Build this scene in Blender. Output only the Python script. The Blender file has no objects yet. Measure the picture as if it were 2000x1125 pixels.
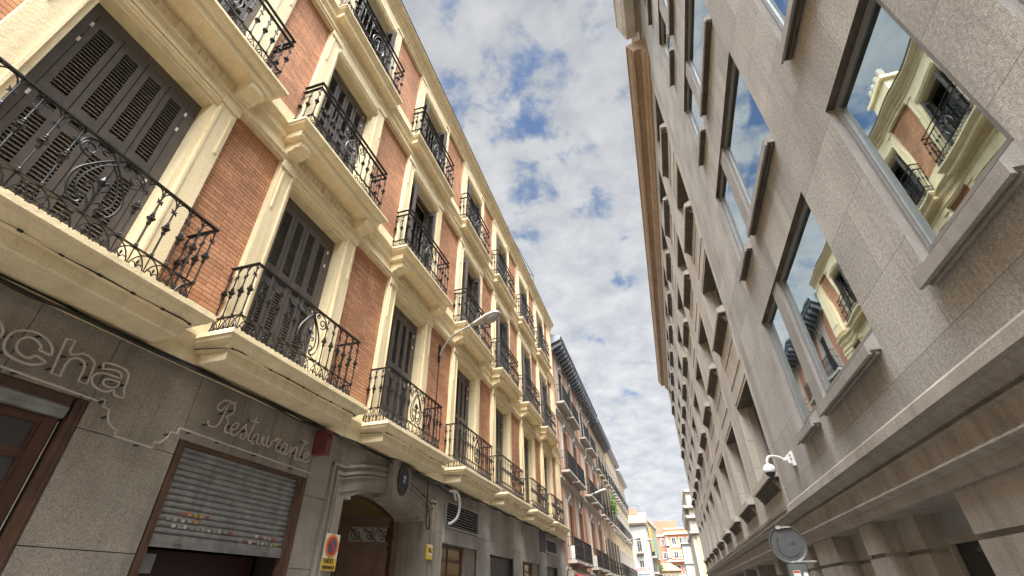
import bpy, math, random
from mathutils import Vector, Matrix
random.seed(7)
sc = bpy.context.scene
COL = sc.collection
PI = math.pi

# ------------------------------------------------------------------ helpers
class MB:
    def __init__(s): s.v = []; s.f = []; s.m = []
    def add(s, vs, fs, m=0):
        n = len(s.v); s.v += [tuple(p) for p in vs]
        s.f += [tuple(i + n for i in f) for f in fs]; s.m += [m] * len(fs)
    def box(s, x0, x1, y0, y1, z0, z1, m=0):
        if x0 > x1: x0, x1 = x1, x0
        if y0 > y1: y0, y1 = y1, y0
        if z0 > z1: z0, z1 = z1, z0
        s.add([(x0,y0,z0),(x1,y0,z0),(x1,y1,z0),(x0,y1,z0),(x0,y0,z1),(x1,y0,z1),(x1,y1,z1),(x0,y1,z1)],
              [(0,3,2,1),(4,5,6,7),(0,1,5,4),(1,2,6,5),(2,3,7,6),(3,0,4,7)], m)
    def cbox(s, c, u, v, w, m=0):            # centre + three half vectors
        c = Vector(c); u = Vector(u); v = Vector(v); w = Vector(w)
        P = [c-u-v-w, c+u-v-w, c+u+v-w, c-u+v-w, c-u-v+w, c+u-v+w, c+u+v+w, c-u+v+w]
        s.add(P, [(0,3,2,1),(4,5,6,7),(0,1,5,4),(1,2,6,5),(2,3,7,6),(3,0,4,7)], m)
    def prism(s, prof, a0, a1, axis='y', m=0, caps=True):
        n = len(prof)
        if axis == 'y': P = [(p[0], a, p[1]) for a in (a0, a1) for p in prof]
        elif axis == 'x': P = [(a, p[0], p[1]) for a in (a0, a1) for p in prof]
        else: P = [(p[0], p[1], a) for a in (a0, a1) for p in prof]
        F = [(i, (i+1) % n, n + (i+1) % n, n + i) for i in range(n)]
        if caps: F += [tuple(range(n))[::-1], tuple(range(n, 2*n))]
        s.add(P, F, m)
    def sheet(s, prof, y0, y1, m=0):          # open profile swept along y
        n = len(prof)
        P = [(p[0], y, p[1]) for y in (y0, y1) for p in prof]
        s.add(P, [(i, i+1, n+i+1, n+i) for i in range(n-1)], m)
    def ring(s, prof, xw, xf, y0, y1, m=0):   # slab moulding round three sides, prof = (inset, z)
        sg = 1 if xf > xw else -1
        P = []
        for d, z in prof: P += [(xw, y0+d, z), (xf-sg*d, y0+d, z), (xf-sg*d, y1-d, z), (xw, y1-d, z)]
        F = []
        for i in range(len(prof)-1):
            a = 4*i
            for k in range(3): F.append((a+k, a+k+1, a+k+5, a+k+4))
        F.append((0,1,2,3)); e = 4*(len(prof)-1); F.append((e, e+1, e+2, e+3)[::-1])
        s.add(P, F, m)
    def tube(s, pts, r, n=6, m=0, closed=False):
        pts = [Vector(p) for p in pts]; N = len(pts)
        if N < 2: return
        P = []; prev = None
        for i, p in enumerate(pts):
            a = pts[i-1] if (i or closed) else pts[0]; b = pts[(i+1) % N] if (i < N-1 or closed) else pts[-1]
            t = (b - a)
            if t.length < 1e-9: t = Vector((0,0,1))
            t.normalize()
            if prev is None:
                prev = t.orthogonal().normalized()
            q = prev - t * prev.dot(t)
            if q.length < 1e-6: q = t.orthogonal()
            q.normalize(); prev = q; w = t.cross(q)
            rr = r[i] if isinstance(r, (list, tuple)) else r
            for k in range(n):
                an = 2*PI*k/n; P.append(p + q*(rr*math.cos(an)) + w*(rr*math.sin(an)))
        F = []
        L = N if closed else N-1
        for i in range(L):
            j = (i+1) % N
            for k in range(n): F.append((i*n+k, i*n+(k+1) % n, j*n+(k+1) % n, j*n+k))
        if not closed: F += [tuple(range(n))[::-1], tuple(range((N-1)*n, N*n))]
        s.add(P, F, m)
    def lathe(s, c, prof, n=8, m=0, axis='z'):
        P = []
        for r, h in prof:
            for k in range(n):
                a = 2*PI*k/n
                if axis == 'z': P.append((c[0]+r*math.cos(a), c[1]+r*math.sin(a), c[2]+h))
                elif axis == 'y': P.append((c[0]+r*math.cos(a), c[1]+h, c[2]+r*math.sin(a)))
                else: P.append((c[0]+h, c[1]+r*math.cos(a), c[2]+r*math.sin(a)))
        F = [(i*n+k, i*n+(k+1) % n, (i+1)*n+(k+1) % n, (i+1)*n+k) for i in range(len(prof)-1) for k in range(n)]
        F += [tuple(range(n))[::-1], tuple(range((len(prof)-1)*n, len(prof)*n))]
        s.add(P, F, m)
    def merge(s, o, off=(0,0,0)):
        n = len(s.v); s.v += [(a+off[0], b+off[1], c+off[2]) for a, b, c in o.v]
        s.f += [tuple(i+n for i in f) for f in o.f]; s.m += o.m
    def mesh(s, name, mats, smooth=False):
        me = bpy.data.meshes.new(name); me.from_pydata(s.v, [], s.f)
        for m in (mats if isinstance(mats, (list, tuple)) else [mats]): me.materials.append(m)
        if any(s.m): me.polygons.foreach_set('material_index', s.m)
        import bmesh
        bm = bmesh.new(); bm.from_mesh(me); bmesh.ops.recalc_face_normals(bm, faces=bm.faces); bm.to_mesh(me); bm.free()
        if smooth: me.polygons.foreach_set('use_smooth', [True]*len(me.polygons))
        me.update(); return me
def wloc(o):
    v = Vector((0,0,0))
    while o is not None: v = v + Vector(o.location); o = o.parent
    return v
def obj(name, mb, mats, parent=None, at=None, smooth=False, label=None):
    """mesh vertices are in building coordinates; with at= they are local to that point"""
    pw = wloc(parent)
    if isinstance(mb, bpy.types.Mesh): me = mb
    else:
        if at is None:
            mb.v = [(a-pw.x, b-pw.y, c-pw.z) for a, b, c in mb.v]
        me = mb.mesh(name, mats, smooth)
    o = bpy.data.objects.new(name, me); COL.objects.link(o); o.parent = parent
    if at is not None: o.location = Vector(at) - pw
    if label: o['label'] = label
    return o
def copyto(src, parent, at):
    """copy a part and its sub-parts to another place"""
    c = src.copy(); COL.objects.link(c); c.parent = parent; c.location = Vector(at) - wloc(parent)
    for ch in list(src.children):
        d = ch.copy(); COL.objects.link(d); d.parent = c
    return c
def thing(name, label, cat, loc, group=None):
    o = bpy.data.objects.new(name, None); COL.objects.link(o); o.location = loc
    o.empty_display_size = 0.3
    o['label'] = label; o['category'] = cat
    if group: o['group'] = group
    return o
def tag(o, label, cat, group=None):
    o['label'] = label; o['category'] = cat
    if group: o['group'] = group
    return o
def catmull(pts, k=5, closed=False):
    P = [Vector(p) for p in pts]; n = len(P); out = []
    if n < 3: return P
    R = range(n if closed else n-1)
    for i in R:
        if closed: a, b, c, d = P[i-1], P[i], P[(i+1) % n], P[(i+2) % n]
        else: a, b, c, d = P[max(i-1, 0)], P[i], P[i+1], P[min(i+2, n-1)]
        for j in range(k):
            t = j/k
            out.append(0.5*((2*b)+(c-a)*t+(2*a-5*b+4*c-d)*t*t+(3*b-a-3*c+d)*t*t*t))
    if not closed: out.append(P[-1])
    return out

# ------------------------------------------------------------------ materials
def lin(c):
    return tuple(((x/12.92) if x <= 0.04045 else ((x+0.055)/1.055)**2.4) for x in c)
def newmat(name):
    m = bpy.data.materials.new(name); m.use_nodes = True
    nt = m.node_tree; b = nt.nodes['Principled BSDF']; return m, nt, b
def noise_mat(name, c1, c2, scale=3.0, rough=0.8, bump=0.0, bscale=60.0, fine=0.0, fscale=180.0, streak=0.0, streakc=(0.05,0.04,0.03), metallic=0.0, island=0.0, bdist=0.01, spec=0.5):
    m, nt, b = newmat(name); N = nt.nodes; L = nt.links
    tc = N.new('ShaderNodeTexCoord'); 
    n1 = N.new('ShaderNodeTexNoise'); n1.inputs['Scale'].default_value = scale; n1.inputs['Detail'].default_value = 7; n1.inputs['Roughness'].default_value = 0.62
    L.new(tc.outputs['Object'], n1.inputs['Vector'])
    cr = N.new('ShaderNodeValToRGB'); cr.color_ramp.elements[0].position = 0.3; cr.color_ramp.elements[1].position = 0.7
    cr.color_ramp.elements[0].color = (*c1, 1); cr.color_ramp.elements[1].color = (*c2, 1)
    L.new(n1.outputs['Fac'], cr.inputs['Fac']); col = cr.outputs['Color']
    def mulnoise(sc_, amount, vec=None, det=2, lo=0.35, hi=0.65):
        nn = N.new('ShaderNodeTexNoise'); nn.inputs['Scale'].default_value = sc_; nn.inputs['Detail'].default_value = det
        L.new(vec or tc.outputs['Object'], nn.inputs['Vector'])
        mr = N.new('ShaderNodeMapRange'); mr.inputs['From Min'].default_value = lo; mr.inputs['From Max'].default_value = hi
        mr.inputs['To Min'].default_value = 1-amount; mr.inputs['To Max'].default_value = 1+amount
        L.new(nn.outputs['Fac'], mr.inputs['Value']); return mr.outputs['Result']
    def scalecol(col, fac):
        vm = N.new('ShaderNodeVectorMath'); vm.operation = 'SCALE'; L.new(col, vm.inputs[0]); L.new(fac, vm.inputs['Scale']); return vm.outputs['Vector']
    if fine: col = scalecol(col, mulnoise(fscale, fine))
    if island:
        g = N.new('ShaderNodeNewGeometry'); mr = N.new('ShaderNodeMapRange'); mr.inputs['To Min'].default_value = 1-island; mr.inputs['To Max'].default_value = 1+island
        L.new(g.outputs['Random Per Island'], mr.inputs['Value']); col = scalecol(col, mr.outputs['Result'])
    if streak:
        mp = N.new('ShaderNodeMapping'); mp.inputs['Scale'].default_value = (6, 6, 0.35); L.new(tc.outputs['Object'], mp.inputs['Vector'])
        nn = N.new('ShaderNodeTexNoise'); nn.inputs['Scale'].default_value = 1.0; nn.inputs['Detail'].default_value = 6; nn.inputs['Roughness'].default_value = 0.6
        L.new(mp.outputs['Vector'], nn.inputs['Vector'])
        mr = N.new('ShaderNodeMapRange'); mr.inputs['From Min'].default_value = 0.5; mr.inputs['From Max'].default_value = 0.72; mr.inputs['To Max'].default_value = streak
        L.new(nn.outputs['Fac'], mr.inputs['Value'])
        mx = N.new('ShaderNodeMix'); mx.data_type = 'RGBA'; L.new(mr.outputs['Result'], mx.inputs['Factor']); L.new(col, mx.inputs['A']); mx.inputs['B'].default_value = (*streakc, 1)
        col = mx.outputs['Result']
    L.new(col, b.inputs['Base Color'])
    b.inputs['Roughness'].default_value = rough; b.inputs['Metallic'].default_value = metallic
    b.inputs['Specular IOR Level'].default_value = spec
    if bump:
        nb = N.new('ShaderNodeTexNoise'); nb.inputs['Scale'].default_value = bscale; nb.inputs['Detail'].default_value = 4
        L.new(tc.outputs['Object'], nb.inputs['Vector'])
        bp = N.new('ShaderNodeBump'); bp.inputs['Strength'].default_value = bump; bp.inputs['Distance'].default_value = bdist
        L.new(nb.outputs['Fac'], bp.inputs['Height']); L.new(bp.outputs['Normal'], b.inputs['Normal'])
    m['col'] = 1
    return m
def brick_mat(name, c1, c2, mortar, bw, bh, ms, offset=0.5, bump=0.6, dist=0.02, scl=1.0, rough=0.85, shift=(0,0), fine=0.12, big=0.18, bias=0.0, swap=False, dirt=None, beds=None, nscale=150):
    """brick / slab courses laid out on the wall plane (y across, z up)"""
    m, nt, b = newmat(name); N = nt.nodes; L = nt.links
    tc = N.new('ShaderNodeTexCoord'); sp = N.new('ShaderNodeSeparateXYZ'); L.new(tc.outputs['Object'], sp.inputs[0])
    cb = N.new('ShaderNodeCombineXYZ')
    L.new(sp.outputs['X' if swap else 'Y'], cb.inputs['X']); L.new(sp.outputs['Z'], cb.inputs['Y'])
    mp = N.new('ShaderNodeMapping'); mp.inputs['Location'].default_value = (shift[0], shift[1], 0); L.new(cb.outputs[0], mp.inputs['Vector'])
    wn = N.new('ShaderNodeTexNoise'); wn.inputs['Scale'].default_value = 9; wn.inputs['Detail'].default_value = 3; L.new(tc.outputs['Object'], wn.inputs['Vector'])
    ws = N.new('ShaderNodeVectorMath'); ws.operation = 'SUBTRACT'; L.new(wn.outputs['Color'], ws.inputs[0]); ws.inputs[1].default_value = (0.5,0.5,0.5)
    wv = N.new('ShaderNodeVectorMath'); wv.operation = 'SCALE'; wv.inputs['Scale'].default_value = ms*1.2; L.new(ws.outputs['Vector'], wv.inputs[0])
    wa = N.new('ShaderNodeVectorMath'); wa.operation = 'ADD'; L.new(mp.outputs['Vector'], wa.inputs[0]); L.new(wv.outputs['Vector'], wa.inputs[1])
    bt = N.new('ShaderNodeTexBrick'); bt.offset = offset; bt.squash = 1.0
    bt.inputs['Scale'].default_value = scl; bt.inputs['Brick Width'].default_value = bw; bt.inputs['Row Height'].default_value = bh
    bt.inputs['Mortar Size'].default_value = ms; bt.inputs['Mortar Smooth'].default_value = 0.2; bt.inputs['Bias'].default_value = bias
    bt.inputs['Color1'].default_value = (*c1, 1); bt.inputs['Color2'].default_value = (*c2, 1); bt.inputs['Mortar'].default_value = (*mortar, 1)
    L.new(wa.outputs['Vector'], bt.inputs['Vector'])
    col = bt.outputs['Color']
    if beds:      # dark bed joints between the courses
        b2 = N.new('ShaderNodeTexBrick'); b2.offset = 0; b2.inputs['Scale'].default_value = scl; b2.inputs['Brick Width'].default_value = 90.0; b2.inputs['Row Height'].default_value = bh
        b2.inputs['Mortar Size'].default_value = 0.0052; b2.inputs['Mortar Smooth'].default_value = 0.3; L.new(wa.outputs['Vector'], b2.inputs['Vector'])
        nj = N.new('ShaderNodeTexNoise'); nj.inputs['Scale'].default_value = 2.2; nj.inputs['Detail'].default_value = 3; mj = N.new('ShaderNodeMapping'); mj.inputs['Scale'].default_value = (1,1,14); L.new(tc.outputs['Object'], mj.inputs['Vector']); L.new(mj.outputs['Vector'], nj.inputs['Vector'])
        mrj = N.new('ShaderNodeMapRange'); mrj.inputs['From Min'].default_value = .36; mrj.inputs['From Max'].default_value = .56; mrj.inputs['To Min'].default_value = .25; mrj.inputs['To Max'].default_value = 1.0; L.new(nj.outputs['Fac'], mrj.inputs['Value'])
        fj = N.new('ShaderNodeMath'); fj.operation = 'MULTIPLY'; L.new(b2.outputs['Fac'], fj.inputs[0]); L.new(mrj.outputs['Result'], fj.inputs[1])
        mxj = N.new('ShaderNodeMix'); mxj.data_type = 'RGBA'; L.new(fj.outputs[0], mxj.inputs['Factor']); L.new(col, mxj.inputs['A']); mxj.inputs['B'].default_value = (*beds, 1); col = mxj.outputs['Result']
    for s_, a_, lo, hi, det in ((1.1, big, .3, .7, 6), (28, fine*.38, .35, .65, 3), (nscale, fine, .3, .7, 3)):
        nn = N.new('ShaderNodeTexNoise'); nn.inputs['Scale'].default_value = s_; nn.inputs['Detail'].default_value = det; L.new(tc.outputs['Object'], nn.inputs['Vector'])
        mr = N.new('ShaderNodeMapRange'); mr.inputs['From Min'].default_value = lo; mr.inputs['From Max'].default_value = hi; mr.inputs['To Min'].default_value = 1-a_; mr.inputs['To Max'].default_value = 1+a_
        L.new(nn.outputs['Fac'], mr.inputs['Value']); vm = N.new('ShaderNodeVectorMath'); vm.operation = 'SCALE'; L.new(col, vm.inputs[0]); L.new(mr.outputs['Result'], vm.inputs['Scale']); col = vm.outputs['Vector']
    if dirt:
        mp2 = N.new('ShaderNodeMapping'); mp2.inputs['Scale'].default_value = (3, 3, 0.3); L.new(tc.outputs['Object'], mp2.inputs['Vector'])
        nn = N.new('ShaderNodeTexNoise'); nn.inputs['Scale'].default_value = 1.0; nn.inputs['Detail'].default_value = 7; nn.inputs['Roughness'].default_value = .65; L.new(mp2.outputs['Vector'], nn.inputs['Vector'])
        mr = N.new('ShaderNodeMapRange'); mr.inputs['From Min'].default_value = 0.48; mr.inputs['From Max'].default_value = 0.75; mr.inputs['To Max'].default_value = dirt[0]
        L.new(nn.outputs['Fac'], mr.inputs['Value']); mx = N.new('ShaderNodeMix'); mx.data_type = 'RGBA'; L.new(mr.outputs['Result'], mx.inputs['Factor']); L.new(col, mx.inputs['A']); mx.inputs['B'].default_value = (*dirt[1], 1); col = mx.outputs['Result']
    L.new(col, b.inputs['Base Color']); b.inputs['Roughness'].default_value = rough
    inv = N.new('ShaderNodeMath'); inv.operation = 'SUBTRACT'; inv.inputs[0].default_value = 1.0; L.new(bt.outputs['Fac'], inv.inputs[1])
    nb = N.new('ShaderNodeTexNoise'); nb.inputs['Scale'].default_value = 140; nb.inputs['Detail'].default_value = 3; L.new(tc.outputs['Object'], nb.inputs['Vector'])
    ad = N.new('ShaderNodeMath'); ad.operation = 'MULTIPLY_ADD'; L.new(nb.outputs['Fac'], ad.inputs[0]); ad.inputs[1].default_value = 0.25; L.new(inv.outputs[0], ad.inputs[2])
    bp = N.new('ShaderNodeBump'); bp.inputs['Strength'].default_value = bump; bp.inputs['Distance'].default_value = dist
    L.new(ad.outputs[0], bp.inputs['Height']); L.new(bp.outputs['Normal'], b.inputs['Normal'])
    return m
def plain(name, c, rough=0.6, metallic=0.0, spec=0.5):
    m, nt, b = newmat(name); N = nt.nodes; L = nt.links
    tc = N.new('ShaderNodeTexCoord'); n1 = N.new('ShaderNodeTexNoise'); n1.inputs['Scale'].default_value = 12; n1.inputs['Detail'].default_value = 5
    L.new(tc.outputs['Object'], n1.inputs['Vector']); mr = N.new('ShaderNodeMapRange'); mr.inputs['To Min'].default_value = 0.8; mr.inputs['To Max'].default_value = 1.2
    L.new(n1.outputs['Fac'], mr.inputs['Value']); vm = N.new('ShaderNodeVectorMath'); vm.operation = 'SCALE'; vm.inputs[0].default_value = c; L.new(mr.outputs['Result'], vm.inputs['Scale'])
    L.new(vm.outputs['Vector'], b.inputs['Base Color']); b.inputs['Roughness'].default_value = rough; b.inputs['Metallic'].default_value = metallic
    b.inputs['Specular IOR Level'].default_value = spec
    return m
M = {}
M['cream'] = noise_mat('cream_stucco', (0.71,0.58,0.36), (0.83,0.695,0.44), 1.9, 0.75, 0.4, 26, 0.08, 60, streak=0.36, streakc=(0.42,0.32,0.18))
M['brick'] = brick_mat('red_brick', (0.43,0.195,0.095), (0.61,0.30,0.155), (0.26,0.11,0.05), 0.26, 0.064, 0.0045, bump=1.0, dist=0.014, dirt=(0.32,(0.25,0.12,0.065)), big=0.24, fine=0.28, nscale=110, beds=(0.115,0.045,0.020))
M['stone'] = noise_mat('grey_granite_cladding', (0.20,0.170,0.136), (0.31,0.27,0.222), 1.7, 0.75, 0.4, 90, 0.36, 135, streak=0.55, streakc=(0.10,0.084,0.068), island=0.10)
M['cement'] = noise_mat('patched_grey_cement', (0.20,0.185,0.165), (0.36,0.335,0.30), 1.1, 0.85, 0.4, 60, 0.15, 110, streak=0.5, streakc=(0.13,0.115,0.10), island=0.15)
M['joint'] = plain('dark_joint', (0.035,0.03,0.026), 0.9)
M['iron'] = noise_mat('black_wrought_iron', (0.007,0.007,0.008), (0.015,0.014,0.016), 8, 0.46, 0.2, 90, spec=0.35)
M['shutter'] = noise_mat('grey_brown_shutter_paint', (0.078,0.066,0.060), (0.105,0.09,0.082), 5, 0.24, 0.15, 50)
M['dark'] = plain('dark_room', (0.010,0.009,0.009), 0.9)
M['glassdark'] = plain('dark_glass', (0.022,0.023,0.023), 0.08)
M['wood'] = noise_mat('dark_stained_wood', (0.045,0.018,0.010), (0.095,0.040,0.021), 4, 0.42, 0.3, 60, streak=0.3, streakc=(0.03,0.012,0.008))
M['doorwood'] = noise_mat('varnished_door_wood', (0.075,0.034,0.02), (0.15,0.072,0.042), 4, 0.35, 0.3, 60, streak=0.3, streakc=(0.05,0.022,0.014))
M['oldwood'] = noise_mat('weathered_brown_wood', (0.055,0.028,0.017), (0.115,0.058,0.034), 6, 0.6, 0.4, 60, streak=0.5, streakc=(0.04,0.02,0.012))
M['steel'] = noise_mat('grimy_galvanised_steel', (0.17,0.17,0.163), (0.33,0.33,0.318), 5, 0.38, 0.25, 60, 0.1, 120, streak=0.5, streakc=(0.09,0.088,0.08), metallic=0.35)
M['tube'] = plain('unlit_neon_tube', (0.44,0.39,0.33), 0.35)
M['cable'] = plain('black_cable', (0.02,0.018,0.016), 0.6)
M['red'] = plain('faded_red_box', (0.13,0.03,0.022), 0.5)
M['lampgrey'] = plain('lamp_grey_paint', (0.36,0.34,0.30), 0.45)
M['white'] = plain('white_enamel', (0.72,0.70,0.66), 0.35)
M['granite'] = brick_mat('pale_grey_granite', (0.29,0.268,0.238), (0.40,0.372,0.334), (0.13,0.12,0.11), 1.32, 0.86, 0.0035, offset=0.37, bump=0.35, dist=0.004, shift=(0.25,0.12), fine=0.50, nscale=105, big=0.16, dirt=(0.75,(0.205,0.185,0.162)))
M['granite2'] = noise_mat('granite_trim', (0.24,0.22,0.197), (0.33,0.305,0.275), 1.5, 0.8, 0.4, 110, 0.25, 170, streak=0.45, streakc=(0.15,0.125,0.10))
M['granitedirty'] = noise_mat('stained_granite', (0.235,0.203,0.165), (0.36,0.32,0.27), 1.6, 0.8, 0.5, 90, 0.30, 120, streak=0.42, streakc=(0.095,0.072,0.05))
M['limetrim'] = noise_mat('cream_limestone', (0.38,0.335,0.275), (0.46,0.41,0.34), 1.1, 0.8, 0.3, 60, 0.07, 110, streak=0.55, streakc=(0.24,0.185,0.13))
M['limestone'] = brick_mat('cream_limestone_blocks', (0.38,0.337,0.28), (0.44,0.393,0.33), (0.20,0.17,0.135), 1.985, 0.74, 0.006, offset=0.5, bump=0.4, dist=0.006, shift=(0.2,0.1), fine=0.12, big=0.14, dirt=(0.6,(0.24,0.20,0.155)))
M['soot_shade'] = noise_mat('soot_and_shade_stone', (0.055,0.045,0.036), (0.13,0.105,0.08), 3, .9, .3, 60, .15, 120)  # sill undersides and window heads: soot plus shade put into the colour
M['limeorange'] = noise_mat('ochre_limestone_cornice', (0.25,0.165,0.095), (0.34,0.235,0.145), 1.4, 0.8, 0.3, 60, 0.08, 110, streak=0.5, streakc=(0.24,0.13,0.07))
M['alu'] = plain('anodised_frame', (0.24,0.235,0.23), 0.45, 0.2)
def mirror_glass(name, c, bump=0.05, scale=0.9):
    m, nt, b = newmat(name); N = nt.nodes; L = nt.links
    b.inputs['Base Color'].default_value = (*c, 1); b.inputs['Metallic'].default_value = 1.0; b.inputs['Roughness'].default_value = 0.015
    tc = N.new('ShaderNodeTexCoord'); n = N.new('ShaderNodeTexNoise'); n.inputs['Scale'].default_value = scale; n.inputs['Detail'].default_value = 1.0
    L.new(tc.outputs['Object'], n.inputs['Vector']); bp = N.new('ShaderNodeBump'); bp.inputs['Strength'].default_value = 1.0; bp.inputs['Distance'].default_value = bump
    L.new(n.outputs['Fac'], bp.inputs['Height']); L.new(bp.outputs['Normal'], b.inputs['Normal']); return m
M['mirror'] = mirror_glass('reflective_window_glass', (0.50,0.585,0.60), 0.0055, 0.9)
M['glass2'] = plain('far_window_glass', (0.05,0.06,0.07), 0.08)
# ------------------------------------------------------------------ left building
# all heights are metres above the eye (1.5 m above the street); the whole scene is lifted at the end
BAYS = [1.77, 4.85, 8.32, 11.93, 15.33, 18.87, 22.28]
YS, YE = -3.2, 25.35
def arc(cy, cz, ry, rz, a0, a1, n=10):
    return [(cy+ry*math.cos(math.radians(a0+(a1-a0)*i/n)), cz+rz*math.sin(math.radians(a0+(a1-a0)*i/n))) for i in range(n+1)]
def spiral(cy, cz, r0, r1, a0, turns, n=16):
    return [(cy+(r0+(r1-r0)*i/n)*math.cos(math.radians(a0+360*turns*i/n)), cz+(r0+(r1-r0)*i/n)*math.sin(math.radians(a0+360*turns*i/n))) for i in range(n+1)]
def build_railing(hw, depth, extra):
    """wrought iron railing; local origin = centre of the front, at slab level; front plane x=0, wall at x=-depth"""
    mb = MB(); G = 1.2
    _t = mb.tube; mb.tube = lambda p, r, n=6, m=0, closed=False: _t(p, [q*G for q in r] if isinstance(r, (list, tuple)) else r*G, n, m, closed)
    _l = mb.lathe; mb.lathe = lambda c, pr, n=8, m=0, axis='z': _l(c, [(a*1.18, b) for a, b in pr], n, m, axis)
    T = 1.12; Lw = 0.34; B = 0.06
    def P(side, a, z):       # a = distance along the side
        if side == 'f': return (0, a, z)
        return (-a, -hw if side == 'l' else hw, z)
    def flat(z, h, w):
        mb.box(-w/2, w/2, -hw-w/2, hw+w/2, z-h/2, z+h/2)
        for s in (-1, 1): mb.box(-depth, -w/2-0.001, s*hw-w/2, s*hw+w/2, z-h/2-.0008, z+h/2-.0008)
    flat(T, 0.016, 0.045); flat(Lw, 0.012, 0.026); flat(B, 0.014, 0.026)
    def baluster(side, a, low=True):
        p = P(side, a, 0); x, y = p[0], p[1]
        mb.lathe((x, y, 0), [(0.0085, Lw), (0.017, Lw+.01), (0.011, Lw+.02), (0.017, Lw+.03), (0.0085, Lw+.045), (0.008, .62), (0.016,.64),(0.019,.66),(0.010,.675),(0.024,.69),(0.010,.70),(0.036,.712),(0.036,.722),(0.012,.738),(0.021,.75),(0.021,.76),(0.010,.772),(0.015,.785),(0.0085,.80),(0.007,T)], 7)
        for k in range(4):           # little four-petal star
            an = PI/4 + k*PI/2
            d = Vector((math.cos(an), math.sin(an), 0)) if False else None
        u = Vector((0,1,0)) if side == 'f' else Vector((1,0,0))
        c = Vector((x, y, 0.945))
        for s in (-1, 1):
            mb.tube([c, c+u*s*.022+Vector((0,0,.012)), c+u*s*.034+Vector((0,0,.034))], [.009,.008,.002], 4)
            mb.tube([c, c+u*s*.022-Vector((0,0,.012)), c+u*s*.034-Vector((0,0,.030))], [.009,.008,.002], 4)
        mb.tube([P(side,a,B), P(side,a,Lw)], 0.005, 4)
    def arches(side, a0, a1):
        am = (a0+a1)/2; w = (a1-a0)/2
        mb.tube([P(side, q[0], q[1]) for q in arc(am, 0.985, w, .125, 0, 180, 8)], 0.0062, 5)
    sp = 0.166
    n6 = int(round((hw-0.34)/sp)); sp = (hw-0.34)/n6
    for s in (-1, 1):
        ys = [s*(0.34+sp*i) for i in range(n6+1)]
        for i, y in enumerate(ys): baluster('f', y)
        for i in range(n6): arches('f', min(ys[i], ys[i+1]), max(ys[i], ys[i+1]))
        side = 'l' if s < 0 else 'r'
        nd = max(1, int(round(depth/sp))); sd = depth/nd
        for i in range(1, nd+1):
            if i < nd or True: baluster(side, min(i*sd, depth-.03))
            arches(side, (i-1)*sd, i*sd)
    # lower band: interlaced arches and small fleurs
    def lower(side, a0, a1):
        n = max(1, int(round((a1-a0)/0.165))); d = (a1-a0)/n; h = Lw-B-.012
        for i in range(n+1):
            c = a0+d*i
            pts = [q for q in arc(c, B, d*0.98, h, 0, 180, 12) if a0-1e-4 <= q[0] <= a1+1e-4]
            if len(pts) > 1: mb.tube([P(side, q[0], q[1]) for q in pts], 0.0062, 5)
        for i in range(n):
            c = a0+d*(i+.5)
            mb.tube([P(side,c,B), P(side,c,B+.14)], [.006,.004], 4)
            mb.tube([P(side,c,B+.13), P(side,c,B+.155), P(side,c,B+.185)], [.004,.011,.002], 5)
            for s in (-1, 1):
                mb.tube([P(side,c,B+.10), P(side,c+s*.022,B+.135), P(side,c+s*.042,B+.14), P(side,c+s*.046,B+.118)], [.005,.006,.006,.003], 4)
                mb.tube([P(side,c,B+.05), P(side,c+s*.022,B+.035), P(side,c+s*.035,B+.01)], .005, 4)
    lower('f', -hw, hw); lower('l', 0, depth); lower('r', 0, depth)
    # central ornament: nested pointed ovals with scrolls and a palmette
    def W(pts, r=.0075, k=4, n=5): mb.tube([(0, p[0], p[1]) for p in catmull([(q[0], q[1], 0) for q in pts], k)], r, n)
    for s in (-1, 1):
        W([(-s*.06,1.075),(s*.02,1.0),(s*.12,.87),(s*.215,.70),(s*.225,.55),(s*.17,.42),(s*.09,.40),(s*.075,.45),(s*.11,.47)], .010)
        W([(-s*.02,.985),(s*.08,.87),(s*.15,.70),(s*.16,.56),(s*.12,.475)], .008)
        W(spiral(s*.225, .955, .085, .02, 250 if s > 0 else -70, s*1.35, 14), .008, 2)
        W([(s*.02,1.06),(s*.10,1.09),(s*.20,1.085),(s*.29,1.03),(s*.31,.95)], .008)
        W(spiral(s*.10, 1.03, .04, .012, 90, -s*1.2, 10), .007, 2)
        W([(0,.40),(s*.02,.47),(s*.075,.52),(s*.115,.50),(s*.11,.455),(s*.07,.45)], .008)
        W([(0,.50),(s*.02,.60),(s*.07,.66),(s*.105,.645),(s*.10,.61),(s*.07,.605)], .008)
        W([(0,.60),(s*.015,.68),(s*.05,.735),(s*.075,.72),(s*.065,.69)], .007)
        W([(s*.09,.395),(s*.18,.36),(s*.27,.36)], .006)
    W([(0,.36),(0,.45),(0,.60),(0,.72)], .009)
    mb.tube([(0,0,.68),(0,0,.74),(0,0,.80)], [.006,.022,.004], 6)
    for s in (-1, 1): mb.tube([(0,0,.66),(0,s*.03,.72),(0,s*.055,.775)], [.006,.014,.003], 5)
    if extra:
        flat(T+extra, 0.018, 0.045)
        for s in (-1, 1):
            for y in ([s*hw] + [s*0.34]): mb.tube([(0,y,T),(0,y,T+extra)], .007, 4)
            mb.tube([(-depth*.9, s*hw, T),(-depth*.9, s*hw, T+extra)], .007, 4)
    return mb

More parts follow.
